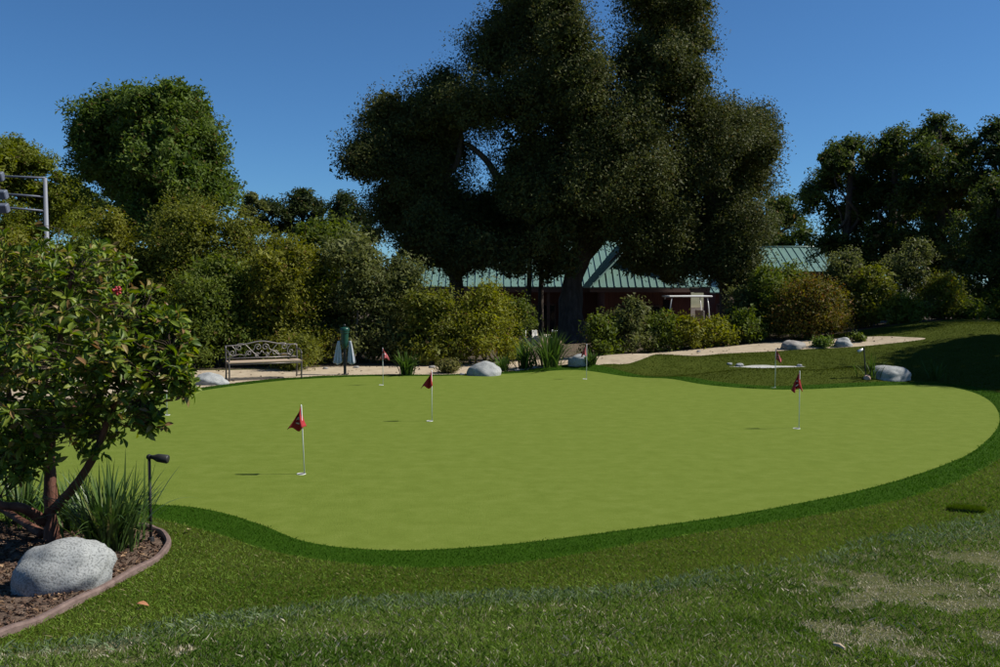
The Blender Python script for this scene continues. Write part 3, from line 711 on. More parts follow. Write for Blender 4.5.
strap_clump('shaded strap-leaved clump behind the red-barked stems', gp(22, 524), 90, 0.66, 0.24, 2)
strap_clump('shaded strap-leaved clump between the stems and the lily clump', gp(72, 530), 70, 0.62, 0.2, 3)
for k, (px, py, n, H, sp, w, lb_) in enumerate([(549, 366, 150, 0.95, 0.45, 2.2, 'large fan-shaped strap-leaved clump by the path'), (525, 368, 80, 0.75, 0.3, 2.0, 'strap-leaved clump between the large fan-shaped clump and the bush'), (503, 371, 50, 0.5, 0.25, 2.0, 'small strap-leaved clump touching the wide boulder'),
                                        (407, 375, 120, 0.62, 0.2, 2.2, 'dark upright tufted clump standing in the path edge'), (592, 364, 40, 0.4, 0.2, 2.0, 'thin strap-leaved tuft behind the small round boulder'), (936, 380, 40, 0.5, 0.3, 1.4, 'wispy tuft in the shade on the bank side of the white-topped boulder'), (872, 378, 30, 0.55, 0.25, 1.2, 'wispy reeds around the post spotlight')]):
    strap_clump(lb_, gp(px, py), n, H, sp, 20 + k, joined=True, wide=w)

# ---------------- red-barked shrub in the foreground bed
RED = surf('red_bark', [(0.3, (0.055, 0.022, 0.014)), (0.55, (0.13, 0.055, 0.035)), (0.78, (0.24, 0.12, 0.085))], scale=10, rough=0.7, bump=0.7, bump_scale=26, dist=0.02, stretch=(1, 1, 0.3))
ARB_RAMP = [(0.0, (0.060, 0.100, 0.014)), (0.45, (0.120, 0.175, 0.022)), (0.80, (0.21, 0.250, 0.034)), (0.90, (0.24, 0.20, 0.06)), (1.0, (0.20, 0.11, 0.05))]
ARB = leafmat('arbutus_leaf', trans=0.34, rough=0.45, spec=0.28, obj_random=ARB_RAMP)
ARB_T = leafmat('arbutus_leaf_tint', trans=0.34, rough=0.45, spec=0.28)
def leaf_template(curl, fold):
    prof = [(0.0, 0.05), (0.25, 0.62), (0.55, 1.0), (0.8, 0.72), (1.0, 0.03)]
    V = []
    for t, w in prof:
        zc = -curl * t * t
        V += [(t, 0, zc), (t, w * 0.5, zc + fold * w), (t, -w * 0.5, zc + fold * w)]
    F = []
    for i in range(4):
        a, b = 3 * i, 3 * i + 3
        F += [(a, b, b + 1, a + 1), (a, a + 2, b + 2, b)]
    return np.array(V, float), np.array(F)
D0 = gp(52, 541).y
bs = gp(52, 541)
sh = tag(empty('red_barked_shrub', bs), 'large leafy shrub with reddish multi-stemmed trunk in the mulch bed', 'shrub')
def at0(px, py, dd): return at(px, py, D0 + dd)
stems = [([at0(52, 545, 0), at0(51, 505, 0.0), at0(50, 455, 0.03), at0(54, 400, 0.1), at0(60, 340, 0.1), at0(72, 275, 0.0)], 0.062, 0.014),
         ([at0(51, 512, 0.0), at0(74, 487, -0.1), at0(94, 456, -0.25), at0(108, 420, -0.35), at0(124, 380, -0.4), at0(140, 320, -0.3)], 0.042, 0.010),
         ([at0(50, 466, 0.02), at0(34, 448, 0.1), at0(14, 418, 0.25), at0(5, 350, 0.3), at0(8, 290, 0.25)], 0.034, 0.010),
         ([at0(46, 522, 0.0), at0(22, 508, -0.2), at0(-4, 503, -0.35), at0(-45, 470, -0.4), at0(-85, 400, -0.3)], 0.045, 0.012),
         ([at0(42, 534, 0.03), at0(26, 524, 0.15), at0(0, 508, 0.4), at0(-40, 490, 0.6), at0(-95, 430, 0.7)], 0.04, 0.012),
         ([at0(52, 440, 0.06), at0(78, 400, 0.4), at0(95, 340, 0.6), at0(110, 290, 0.6)], 0.028, 0.008),
         ([at0(108, 420, -0.35), at0(128, 410, -0.45), at0(150, 385, -0.5), at0(172, 350, -0.45)], 0.018, 0.006)]
stem_pts = []
for pl, r0, r1 in stems:
    pp = vpath([p - bs for p in pl], 5); k = len(pp)
    bm = bmesh.new(); tube(bm, pp, [r0 + (r1 - r0) * j / (k - 1) for j in range(k)], 9)
    for v in bm.verts: v.co += Vector((mnoise.noise(v.co * 9), mnoise.noise(v.co * 9 + Vector((5, 0, 0))), 0)) * 0.008
    bmesh_obj('stem', bm, RED, sh, smooth=True)
    stem_pts += [p for p in pp[k // 2:]]
g = np.random.default_rng(77)
lobes = [(62, 300, 62, 0.0), (125, 330, 55, -0.2), (20, 345, 70, 0.1), (158, 360, 32, -0.4), (70, 395, 55, -0.1), (128, 395, 40, -0.4), (-50, 330, 95, 0.0), (25, 268, 45, 0.1), (100, 275, 38, 0.3), (-10, 420, 60, -0.2), (35, 430, 36, -0.3), (100, 430, 26, -0.3), (-100, 390, 90, 0.1), (165, 320, 22, -0.3), (-60, 250, 50, 0.1), (150, 420, 14, -0.45), (14, 460, 26, -0.3), (60, 350, 60, -0.55), (110, 370, 42, -0.6), (10, 390, 55, -0.6), (175, 345, 18, -0.35), (178, 380, 16, -0.45)]
rosP, rosD = [], []
for px, py, r, dd in lobes:
    c = at0(px, py, dd); rr = r * D0 / FPX
    for _ in range(int(24 + 200 * rr * rr)):
        d = Vector(g.normal(size=3)).normalized()
        p = c + d * rr * g.uniform(0.45, 1.05)
        if p.z < bs.z + 0.5: continue
        rosP.append(p - bs); rosD.append((d * 0.7 + Vector((0, 0, 0.75)) + Vector(g.normal(size=3)) * 0.35).normalized())
Pl = []
temps = [leaf_template(c, f) for c, f in ((0.12, 0.18), (0.28, 0.12), (0.02, 0.25), (0.4, 0.1))]
for p, d in zip(rosP, rosD):
    q = d.to_track_quat('Z', 'Y').to_matrix().to_4x4()
    nl = int(g.integers(7, 12)); ph = g.uniform(0, 2 * PI)
    for i in range(nl):
        el = R(g.uniform(-15, 62)) if i > 2 else R(g.uniform(50, 80))
        L = g.uniform(0.065, 0.108) * (0.7 if el > R(50) else 1); W = L * g.uniform(0.34, 0.46)
        Mx = Matrix.Translation(p - d * g.uniform(0, 0.05)) @ q @ Matrix.Rotation(ph + i * 2.4, 4, 'Z') @ Matrix.Rotation(-el, 4, 'Y') @ Matrix.Rotation(g.normal() * 0.4, 4, 'X') @ Matrix.Translation((0.006, 0, 0)) @ Matrix.Diagonal((L, W, L, 1))
        Pl.append((Mx, int(g.integers(4))))
# the leaves that show largest are single parts, the others one joined part
cam_rel = Vector((0, 0, CAMH)) - bs
vis = [i for i, (Mx, k) in enumerate(Pl) if (lambda w: w.x / w.y > -0.56 and w.y > 0)(Mx.translation + bs)]
vis.sort(key=lambda i: (Pl[i][0].translation - cam_rel).length)
single = set(vis[:290])
tm = []
for V, F in temps:
    m_ = mesh_np('arbutus_leaf', V, F, smooth=True); m_.materials.append(ARB); tm.append(m_)
Vs, Fs, Ts, o_ = [], [], [], 0
ramp = np.array([c for _, c in ARB_RAMP]); rp = np.array([p for p, _ in ARB_RAMP])
for i, (Mx, k) in enumerate(Pl):
    if i in single:
        ob = link('leaf', tm[k], None, sh); ob.matrix_local = Mx
    else:
        V, F = temps[k]; A = np.array(Mx)
        Vs.append(V @ A[:3, :3].T + A[:3, 3]); Fs.append(F + o_); o_ += len(V)
        r_ = g.random(); Ts.append(np.repeat([[np.interp(r_, rp, ramp[:, c]) for c in range(3)]], len(V), 0))
fo = link('foliage', mesh_np('foliage', np.concatenate(Vs), np.concatenate(Fs), np.concatenate(Ts), smooth=True), ARB_T, sh)
tag(fo, kind='stuff')
bm = bmesh.new()
for p in rosP:
    s = min(stem_pts, key=lambda q: (q - p).length + max(0, q.z - p.z) * 0.6)
    s = p + (s - p) * min(1.0, 0.26 / max((s - p).length, 1e-4))
    m1 = s.lerp(p, 0.55) + Vector(g.normal(size=3)) * 0.03 + Vector((0, 0, 0.02))
    tube(bm, vpath([s, m1, p], 2), [0.0035, 0.003, 0.0028, 0.0024, 0.002], 4, cap=False)
bmesh_obj('twigs', bm, surf('twig_bark', [(0.3, (0.03, 0.02, 0.013)), (0.7, (0.08, 0.05, 0.032))], scale=20, rough=0.8), sh, smooth=True)
bm = bmesh.new()
for k in range(14):
    d = Vector(g.normal(size=3)) * 0.016
    bmesh.ops.create_icosphere(bm, subdivisions=1, radius=0.013, matrix=Matrix.Translation(d))
bmesh_obj('berry_cluster', bm, plain('red_berry', (0.30, 0.02, 0.025), 0.35), sh, loc=at0(116, 291, -0.42) - bs, smooth=True)

# ================================================================== ROCKS
def granite(name, a, b, c):
    m, nt, lk, p = newmat(name)
    tc = N(nt, 'ShaderNodeTexCoord')
    n1 = N(nt, 'ShaderNodeTexNoise'); n1.inputs['Scale'].default_value = 3.5; n1.inputs['Detail'].default_value = 8; n1.inputs['Roughness'].default_value = 0.7
    vo = N(nt, 'ShaderNodeTexNoise'); vo.inputs['Scale'].default_value = 42; vo.inputs['Detail'].default_value = 3
    lk.new(tc.outputs['Object'], n1.inputs['Vector']); lk.new(tc.outputs['Object'], vo.inputs['Vector']); vo.inputs['Scale'].default_value = 80; vo.inputs['Detail'].default_value = 5
    cr = N(nt, 'ShaderNodeValToRGB'); el = cr.color_ramp.elements; el.new(0.5)
    for e, (pos, cc) in zip(el, ((0.3, a), (0.5, b), (0.72, c))): e.position = pos; e.color = (*cc, 1)
    lk.new(n1.outputs['Fac'], cr.inputs[0])
    c2 = N(nt, 'ShaderNodeValToRGB'); c2.color_ramp.elements[0].position = 0.36; c2.color_ramp.elements[0].color = (0.3, 0.3, 0.3, 1); c2.color_ramp.elements[1].position = 0.52; c2.color_ramp.elements[1].color = (1, 1, 1, 1)
    lk.new(vo.outputs['Fac'], c2.inputs[0])
    mx = N(nt, 'ShaderNodeMix'); mx.data_type = 'RGBA'; mx.blend_type = 'MULTIPLY'; mx.inputs[0].default_value = 0.7
    lk.new(cr.outputs[0], mx.inputs[6]); lk.new(c2.outputs[0], mx.inputs[7]); lk.new(mx.outputs[2], p.inputs['Base Color'])
    p.inputs['Roughness'].default_value = 0.85; p.inputs['Specular IOR Level'].default_value = 0.25
    b_ = N(nt, 'ShaderNodeBump'); b_.inputs['Strength'].default_value = 0.5; b_.inputs['Distance'].default_value = 0.005
    lk.new(vo.outputs['Fac'], b_.inputs['Height']); lk.new(b_.outputs[0], p.inputs['Normal'])
    return m
GRAN = granite('granite', (0.19, 0.195, 0.19), (0.30, 0.31, 0.30), (0.40, 0.40, 0.385))
GRAN2 = granite('granite_warm', (0.17, 0.155, 0.14), (0.27, 0.255, 0.235), (0.36, 0.345, 0.32))
def boulder(label, px, py, sx, sy, sz, seed, rz=0.0, mat=None, name='boulder', sink=0.18, skew=0.0, tilt=0.0):
    g = np.random.default_rng(seed); off = Vector(g.uniform(-50, 50, 3))
    bm = bmesh.new(); bmesh.ops.create_icosphere(bm, subdivisions=4, radius=1)
    for v in bm.verts:
        n = v.co.normalized()
        d = 1 + 0.20 * mnoise.noise(n * 1.1 + off) + 0.10 * mnoise.noise(n * 2.6 + off) + 0.035 * mnoise.noise(n * 6 + off)
        # a few flattened faces
        for q in range(5):
            f = Vector((math.cos(q * 2.3 + seed), math.sin(q * 2.3 + seed), 0.35 * math.sin(q * 1.7 + seed))).normalized()
            k = n.dot(f)
            if k > 0.72: d *= 1 - 0.35 * (k - 0.72)
        c = n * d
        c.x += skew * c.z
        v.co = Vector((c.x * sx, c.y * sy, (c.z * sz) if c.z > -0.45 else -0.45 * sz))
    zmin = min(v.co.z for v in bm.verts); top = max(v.co.z for v in bm.verts)
    bmesh.ops.rotate(bm, cent=(0, 0, 0), matrix=Matrix.Rotation(rz, 3, 'Z') @ Matrix.Rotation(tilt, 3, 'Y'), verts=bm.verts)
    p = gp(px, py)
    p.y += sy * 0.75
    p.z = float(gz(p.x, p.y)) - zmin - (top - zmin) * sink
    o = bmesh_obj(name, bm, mat or GRAN, None, p, smooth=True)
    return tag(o, label, 'rock')
boulder('large rounded pale granite boulder in the mulch bed', 47, 594.5, 0.338, 0.235, 0.25, 3, rz=0.25, sink=0.12, skew=0.15)
boulder('grey-white boulder at the foot of the bench', 206, 385, 0.40, 0.28, 0.20, 5, rz=-0.2, mat=GRAN, sink=0.22)
boulder('wide pale boulder at the back edge of the green beside the path', 484, 376, 0.41, 0.32, 0.26, 8, rz=0.2, sink=0.22)
boulder('small smooth oval boulder behind the flag at the back of the green', 579, 366.5, 0.27, 0.2, 0.2, 12, sink=0.2)
boulder('white-topped boulder half in shade beside the post spotlight', 893, 381, 0.44, 0.32, 0.24, 15, rz=-0.1, sink=0.25)
boulder('dark shaded low boulder on the far edge of the path', 795, 349.5, 0.34, 0.24, 0.20, 18, mat=GRAN2, sink=0.25)
boulder('pale grey boulder between the low plants beyond the path', 845, 347, 0.25, 0.2, 0.19, 21, sink=0.2)
boulder('small pinkish stone beside the post spotlight', 868, 380, 0.08, 0.07, 0.07, 25, mat=surf('pink_stone', [(0.3, (0.35, 0.22, 0.17)), (0.7, (0.5, 0.36, 0.28))], scale=6, rough=0.9), name='stone', sink=0.1)
for k, (px, py, r) in enumerate([(432, 368, 0.09), (517, 371, 0.07), (535, 368, 0.06), (462, 375, 0.07), (325, 369, 0.07), (356, 368, 0.08), (699, 352, 0.06), (740, 366.5, 0.1), (730, 365, 0.07), (800, 366.5, 0.07)]):
    boulder(['small pale stone on the path edge'][0] if k < 7 else 'small white stone lying by the pale sand strip', px, py, r, r * 0.8, r * 0.6, 60 + k, mat=GRAN2 if k < 7 else GRAN, name='stone', sink=0.2)['group'] = 'stones along the path' if k < 7 else 'stones by the sand strip'

# ================================================================== MULCH BED
EDGE = wpoly([(-40, 656), (-10, 641), (40, 622), (100, 592), (150, 565), (168, 547), (162, 535), (146, 529), (110, 526)], 8, closed=False)
EM = surf('edging_brown', [(0.3, (0.10, 0.065, 0.055)), (0.7, (0.19, 0.135, 0.115))], scale=14, rough=0.85, bump=0.5, dist=0.008)
bm = bmesh.new(); prof = [(-0.022, -0.05), (-0.022, 0.03), (-0.012, 0.042), (0.012, 0.042), (0.022, 0.03), (0.022, -0.05)]
rings = []
for i, p in enumerate(EDGE):
    t = EDGE[min(i + 1, len(EDGE) - 1)] - EDGE[max(i - 1, 0)]; t = t / np.linalg.norm(t); nn = np.array([-t[1], t[0]])
    z = float(gz(*p)) + 0.006 * math.sin(i * 0.7)
    rings.append([bm.verts.new((*(p + nn * a), z + b)) for a, b in prof])
for a, b in zip(rings[:-1], rings[1:]):
    for k in range(6): bm.faces.new((a[k], a[(k + 1) % 6], b[(k + 1) % 6], b[k]))
bm.faces.new(rings[0]); bm.faces.new(rings[-1][::-1])
tag(bmesh_obj('bed_edging', bm, EM), 'brown curved edging strip around the mulch bed', 'edging')
def chips(name, n, poly, xr, yr, size, cols, label, cat, seed):
    g = np.random.default_rng(seed)
    x = g.uniform(*xr, n); y = g.uniform(*yr, n); k = inpoly(x, y, poly); x, y = x[k], y[k]; n = len(x)
    nr = unit(np.array([0, 0, 1.0]) + g.normal(size=(n, 3)) * 0.45)
    P = np.stack([x, y, gz(x, y) + g.uniform(0.002, 0.02, n)], 1)
    V = leaf_quads(P, nr, np.full(n, size[0]), np.full(n, size[1]), g)
    t = g.random(n); col = np.array(cols[0]) * (1 - t[:, None]) + np.array(cols[1]) * t[:, None]
    V2 = V.copy(); V2[:, 2] -= 0.006
    F = np.arange(n * 4).reshape(n, 4)
    a = F; sides = np.concatenate([np.stack([a[:, i], a[:, (i + 1) % 4], a[:, (i + 1) % 4] + n * 4, a[:, i] + n * 4], 1) for i in range(4)])
    o = link(name, mesh_np(name, np.concatenate([V, V2]), np.concatenate([F, F[:, ::-1] + n * 4, sides]), np.concatenate([np.repeat(col, 4, 0)] * 2)), leafmat('chip', trans=0.02, rough=0.9, spec=0.1))
    return tag(o, label, cat, kind='stuff')
chips('mulch_chips', 9000, BED, (-5.5, -1.6), (4.2, 7.8), (0.035, 0.013), ((0.045, 0.026, 0.018), (0.16, 0.10, 0.07)), 'brown bark mulch chips covering the planting bed', 'mulch', 1)
chips('dry_leaf_litter', 900, BED, (-5.5, -1.6), (4.2, 7.8), (0.06, 0.028), ((0.12, 0.07, 0.04), (0.30, 0.20, 0.12)), 'dry fallen leaves lying on the mulch bed', 'leaf litter', 2)
pathpoly = PATH
chips('path_leaf_litter', 600, pathpoly, (-12, 13), (18, 26), (0.07, 0.035), ((0.10, 0.07, 0.04), (0.25, 0.18, 0.11)), 'dry leaves scattered along the gravel path', 'leaf litter', 3)
def fallen_leaf(label, px, py, L, W, c, rz, name='fallen_leaf'):
    V, F = leaf_template(0.25, 0.15); p = gp(px, py); p.z += 0.035
    me = mesh_np(name, V * np.array([L, W, L]) - np.array([L / 2, 0, 0]), F, smooth=True)
    o = link(name, me, plain(name + '_mat_%d' % px, c, 0.7), None, p); o.rotation_euler = (0.25, 0.1, rz)
    sd_ = o.modifiers.new('thick', 'SOLIDIFY'); sd_.thickness = 0.002
    return tag(o, label, 'leaf')
fallen_leaf('orange-brown fallen leaf on the grass below the mulch bed', 143, 609, 0.075, 0.04, (0.30, 0.13, 0.06), 0.4)
fallen_leaf('tiny pale fallen leaf on the grass beside the lily clump', 189, 533, 0.05, 0.03, (0.36, 0.30, 0.14), 1.4)
bm = bmesh.new(); tube(bm, [(-0.03, 0, 0), (0, 0.004, 0.006), (0.032, 0, 0.002)], [0.009, 0.011, 0.008], 7)
p = gp(839, 653); o = bmesh_obj('wood_chip', bm, plain('pale_wood', (0.55, 0.42, 0.28), 0.7), None, p + Vector((0, 0, 0.035))); o.rotation_euler = (0, 0.1, -0.9)
tag(o, 'pale wood chip lying on the lawn beside the bare patches', 'wood chip')
# lifted sod piece at the right
p = gp(966, 511); bm = bmesh.new(); bmesh.ops.create_icosphere(bm, subdivisions=3, radius=1)
for v in bm.verts:
    n_ = mnoise.noise(v.co * 2.5) * 0.2
    v.co = Vector((v.co.x * 0.15 * (1 + n_), v.co.y * 0.06 * (1 + n_), v.co.z * 0.022 * (1 + n_) if v.co.z > -0.3 else -0.015))
st = tag(empty('sod_clump', p + Vector((0, 0, 0.012)), -0.35), 'dark lifted strip of sod in the rough near the seam', 'sod')
bmesh_obj('turf', bm, surf('sod_dark', [(0.3, (0.02, 0.03, 0.008)), (0.7, (0.05, 0.07, 0.015))], scale=20, rough=0.95), st, smooth=True)
n = 1800; gg = np.random.default_rng(4); ang = gg.uniform(0, 2 * PI, n); rr = np.sqrt(gg.random(n))
P0 = np.stack([0.16 * rr * np.cos(ang), 0.056 * rr * np.sin(ang), 0.022 * np.sqrt(np.maximum(0, 1 - rr ** 2)) - 0.005], 1)
dv = np.stack([gg.normal(size=n) * 0.022, gg.normal(size=n) * 0.02 - 0.012, gg.uniform(0.012, 0.05, n)], 1); sv = np.stack([np.full(n, 0.002), np.zeros(n), np.zeros(n)], 1)
V = np.stack([P0 - sv, P0 + sv, P0 + dv], 1).reshape(-1, 3)
tag(link('grass_blades', mesh_np('grass_blades', V, np.arange(n * 3).reshape(n, 3), np.repeat(np.array((0.075, 0.115, 0.016)) * gg.uniform(0.6, 1.6, (n, 1)), 3, 0)), leafmat('grass_blade'), st), kind='stuff')

# ================================================================== FLAGS
WHITE = plain('white_paint', (0.74, 0.74, 0.72), 0.45, var=0.06)
CUP_SHADE = plain('cup_shade', (0.05, 0.05, 0.045), 0.8)
FLAGRED = surf('flag_red', [(0.3, (0.26, 0.018, 0.022)), (0.7, (0.36, 0.03, 0.035))], scale=9, rough=0.75, spec=0.2, bump=0.15, dist=0.004)
FLAGPINK = surf('flag_faded_red', [(0.3, (0.36, 0.07, 0.075)), (0.7, (0.46, 0.13, 0.13))], scale=9, rough=0.75, spec=0.2, bump=0.15, dist=0.004)
EMB = plain('flag_emblem_white', (0.7, 0.66, 0.64), 0.7, var=0.05)
def cloth_pt(u, v, seed, side, H, W):
    """u: across 0 at the stick..1 fly end, v: 0 top..1 bottom; slack cloth gathered under its top corner"""
    g = math.sin
    spreadx = W * (0.10 + 0.90 * v ** 0.75) * (0.98 - 0.12 * g(3 * v + seed))
    x = side * spreadx * (u - (0.40 if seed % 2 else 0.12) * v * (1 - u) ** 0.7)
    y = 0.030 * g(u * 9 + seed * 1.7 + v * 1.2) * (0.25 + v) + 0.012 * g(u * 17 + seed)
    z = -H * v - 0.28 * H * u * (1 - 0.75 * v) + 0.028 * g(u * 8 + seed) * v * v
    return Vector((x, y, z))
def golf_flag(label, px, py, seed, side=-1, H=0.20, W=0.19, mat=None, tilt=0.0, stick=0.76, emb=True):
    p = gp(px, py); t = tag(empty('golf_flag', p), label, 'flag', 'flags of the putting green')
    bm = bmesh.new(); lathe(bm, [(0.0065, -0.06), (0.0065, stick), (0.004, stick + 0.008)], 10)
    for v in bm.verts: v.co.x += tilt * v.co.z
    bmesh_obj('stick', bm, WHITE, t, smooth=True)
    n, m = 16, 12; V = []; F = []
    z0 = stick - 0.004; x0 = tilt * z0
    for j in range(m + 1):
        for i in range(n + 1):
            q = cloth_pt(i / n, j / m, seed, side, H, W); V.append((x0 + q.x + side * 0.006, q.y, z0 + q.z))
    for j in range(m):
        for i in range(n):
            a = j * (n + 1) + i; F.append((a, a + 1, a + n + 2, a + n + 1))
    o = link('flag', mesh_np('flag', np.array(V), np.array(F), smooth=True), mat or FLAGRED, t)
    s_ = o.modifiers.new('thick', 'SOLIDIFY'); s_.thickness = 0.0025; s_.offset = 0
    if emb:
        # pale printed mark on the side turned to the tee: an arched stroke with a point, and a short bar below it
        pts2 = [[(0.30, 0.55), (0.42, 0.40), (0.55, 0.36), (0.66, 0.42), (0.74, 0.55), (0.66, 0.50), (0.55, 0.47), (0.43, 0.51)], [(0.38, 0.66), (0.68, 0.64), (0.68, 0.70), (0.38, 0.72)]]
        bm = bmesh.new()
        for pl in pts2:
            vs = []
            for u, v in pl:
                q = cloth_pt(u, v, seed, side, H, W); vs.append(bm.verts.new((x0 + q.x + side * 0.006, q.y - 0.006, z0 + q.z)))
            bm.faces.new(vs)
        bmesh.ops.triangulate(bm, faces=bm.faces)
        e = bmesh_obj('emblem', bm, EMB, o)
    bm = bmesh.new()     # cup: liner ring and a dark disc painted as the shade inside
    lathe(bm, [(0.044, -0.09), (0.044, 0.003), (0.0465, 0.0045), (0.049, 0.003), (0.049, -0.09)], 20)
    c = bmesh_obj('cup', bm, WHITE, t, smooth=True)
    bm = bmesh.new(); lathe(bm, [(0.0435, -0.004), (0.0435, 0.0012)], 20); bmesh_obj('cup_shade_disc', bm, CUP_SHADE, c)
    c.location.x = -0.035 if px not in (167,) else 0.0
    return t
golf_flag('slack red flag with pale emblem nearest the mulch bed and boulder', 304.5, 474, 1, -1, 0.25, 0.135, tilt=-0.035, stick=0.75)
golf_flag('dark red flag in the middle of the putting green', 432, 421, 2, -1, 0.24, 0.15, tilt=-0.0, emb=False, stick=0.76)
golf_flag('pale red flag in front of the path near the ball washer', 383, 385, 3, 1, 0.22, 0.13, mat=FLAGPINK)
golf_flag('faded red flag in front of the small smooth oval boulder', 586.5, 379, 4, -1, 0.24, 0.13, mat=FLAGPINK, emb=False)
golf_flag('slack red flag at the rounded end of the green across from the boulder', 799, 428.5, 5, -1, 0.26, 0.135, tilt=-0.004, stick=0.82)
golf_flag('pink flag with pale emblem in front of the pale sand strip', 775, 387.5, 6, 1, 0.24, 0.15, mat=FLAGPINK, tilt=0.004, stick=0.78)
golf_flag('flagstick half hidden by the red-barked shrub', 167, 415, 7, -1, 0.19, 0.15)

# ================================================================== BENCH
IRON = plain('bench_iron', (0.12, 0.105, 0.095), 0.45, 0.5, var=0.3, scale=30)
IRON_L = plain('bench_iron_scroll', (0.20, 0.18, 0.165), 0.42, 0.45, var=0.25, scale=30)
SLAT = surf('bench_wood', [(0.3, (0.26, 0.19, 0.125)), (0.7, (0.42, 0.33, 0.235))], scale=6, rough=0.75, bump=0.4, dist=0.006, stretch=(0.3, 4, 4))
pl = gp(228.5, 381.5); pr = gp(302.5, 378.3)
dirv = Vector((pr.x - pl.x, pr.y - pl.y, 0)); BW = dirv.length
rz = math.atan2(dirv.y, dirv.x)
bmid = Vector(((pl.x + pr.x) / 2, (pl.y + pr.y) / 2, float(gz((pl.x + pr.x) / 2, (pl.y + pr.y) / 2))))
bench = tag(empty('garden_bench', bmid, rz), 'metal garden bench with scrolled back and tan slatted seat', 'bench')
hw = BW / 2; SD = 0.44; SH_ = 0.405; BT = 0.755
for sx in (-1, 1):
    X = sx * (hw - 0.02)
    tubeo('leg', vpath([(X, 0.0, 0.0), (X, -0.012, 0.2), (X, 0.0, SH_), (X, 0.0, SH_ + 0.17)], 4), 0.017, IRON, bench)
    tubeo('leg', vpath([(X, SD + 0.07, 0.0), (X, SD + 0.02, 0.25), (X, SD, SH_), (X, SD + 0.06, BT - 0.02)], 4), 0.017, IRON, bench)
    tubeo('armrest', vpath([(X, SD + 0.03, SH_ + 0.21), (X, 0.25, SH_ + 0.235), (X, 0.04, SH_ + 0.20), (X, -0.03, SH_ + 0.16), (X, 0.0, SH_ + 0.13)], 5), 0.016, IRON, bench)
    tubeo('side_rail', [(X, 0.0, SH_ - 0.04), (X, SD, SH_ - 0.04)], 0.014, IRON, bench)
tubeo('front_rail', [(-hw, -0.004, SH_ - 0.05), (hw, -0.004, SH_ - 0.05)], 0.014, IRON, bench)
for k in range(6):
    yy = 0.012 + k * (SD - 0.03) / 5
    boxo('slat', (0, yy, SH_ - 0.012), (BW - 0.01, 0.062, 0.03), SLAT, bench, bevel=0.005)
def backp(x, z):     # point in the leaning plane of the back
    f = (z - SH_) / (BT - SH_); return (x, SD + 0.06 * f, z)
ztop = lambda x: BT - 0.03 + 0.085 * math.exp(-(x / (hw * 0.42)) ** 2)
tubeo('back_rail', [backp(x, ztop(x)) for x in np.linspace(-hw + 0.02, hw - 0.02, 25)], 0.014, IRON_L, bench)
tubeo('back_rail', [backp(x, SH_ + 0.05) for x in np.linspace(-hw + 0.02, hw - 0.02, 3)], 0.012, IRON_L, bench)
def spiral(cx, cz, r0, turns, a0, sgn, lead=()):
    pts_ = list(lead)
    for i in range(22):
        t = i / 21; r = r0 * (1 - 0.78 * t); a = a0 + sgn * turns * 2 * PI * t
        pts_.append((cx + r * math.cos(a), cz + r * math.sin(a)))
    return pts_
zm = (SH_ + BT) / 2 + 0.02
curves = []
for s in (-1, 1):
    curves.append([(s * x, z) for x, z in spiral(0.62 * hw, zm + 0.085, 0.075, 1.3, PI * 0.5, -1, [(0.08 * hw, SH_ + 0.06), (0.25 * hw, zm - 0.02), (0.45 * hw, zm + 0.15)])])
    curves.append([(s * x, z) for x, z in spiral(0.80 * hw, zm - 0.03, 0.07, 1.3, PI, 1, [(0.96 * hw, BT - 0.05), (0.84 * hw, zm + 0.13), (0.73 * hw, zm + 0.05)])])
    curves.append([(s * x, z) for x, z in spiral(0.36 * hw, zm - 0.05, 0.065, 1.2, 0, 1, [(0.9 * hw, SH_ + 0.06), (0.62 * hw, SH_ + 0.13), (0.5 * hw, zm - 0.09)])])
    curves.append([(s * x, z) for x, z in spiral(0.10 * hw, zm + 0.08, 0.075, 1.3, PI * 0.1, 1, [(0.5 * hw, SH_ + 0.06), (0.36 * hw, zm - 0.02), (0.22 * hw, zm + 0.03)])])
    curves.append([(s * x, z) for x, z in spiral(0.14 * hw, zm - 0.09, 0.055, 1.2, PI * 0.9, -1, [(0.0, zm + 0.01)])])
for cv_ in curves: tubeo('scroll', [backp(x, z) for x, z in vpath([(a, b, 0) for a, b in cv_], 2) and [(q.x, q.y) for q in vpath([(a, b, 0) for a, b in cv_], 2)]], 0.0095, IRON_L, bench, seg=6)

# ================================================================== BALL WASHER WITH TOWELS
GRN = plain('washer_green', (0.008, 0.05, 0.034), 0.35, var=0.15)
BLK = plain('dark_metal', (0.02, 0.02, 0.02), 0.5)
p = gp(345, 374.5); bw = tag(empty('ball_washer', p), 'dark green ball washer on a black post beside the path', 'ball washer')
bm = bmesh.new(); lathe(bm, [(0.085, -0.02), (0.085, 0.012), (0.032, 0.02), (0.032, 0.62)], 14); bmesh_obj('post', bm, BLK, bw, smooth=False)
bm = bmesh.new(); lathe(bm, [(0.05, 0.60), (0.075, 0.66), (0.085, 0.72), (0.09, 0.94), (0.105, 0.955), (0.105, 0.985), (0.09, 0.995)], 18); hb = bmesh_obj('housing', bm, GRN, bw)
bm = bmesh.new(); lathe(bm, [(0.105, 0.986), (0.11, 1.0), (0.11, 1.05), (0.095, 1.075), (0.045, 1.09), (0.0, 1.092)], 18); bmesh_obj('lid', bm, GRN, hb, smooth=True)
bm = bmesh.new(); tube(bm, [(0, 0, 1.08), (0, 0, 1.12)], 0.012, 8); bmesh.ops.create_icosphere(bm, subdivisions=2, radius=0.028, matrix=Matrix.Translation((0, 0, 1.13))); bmesh_obj('knob', bm, BLK, hb, smooth=True)
tubeo('towel_arm', [(-0.15, -0.02, 0.76), (0.15, -0.02, 0.76)], 0.009, BLK, bw)
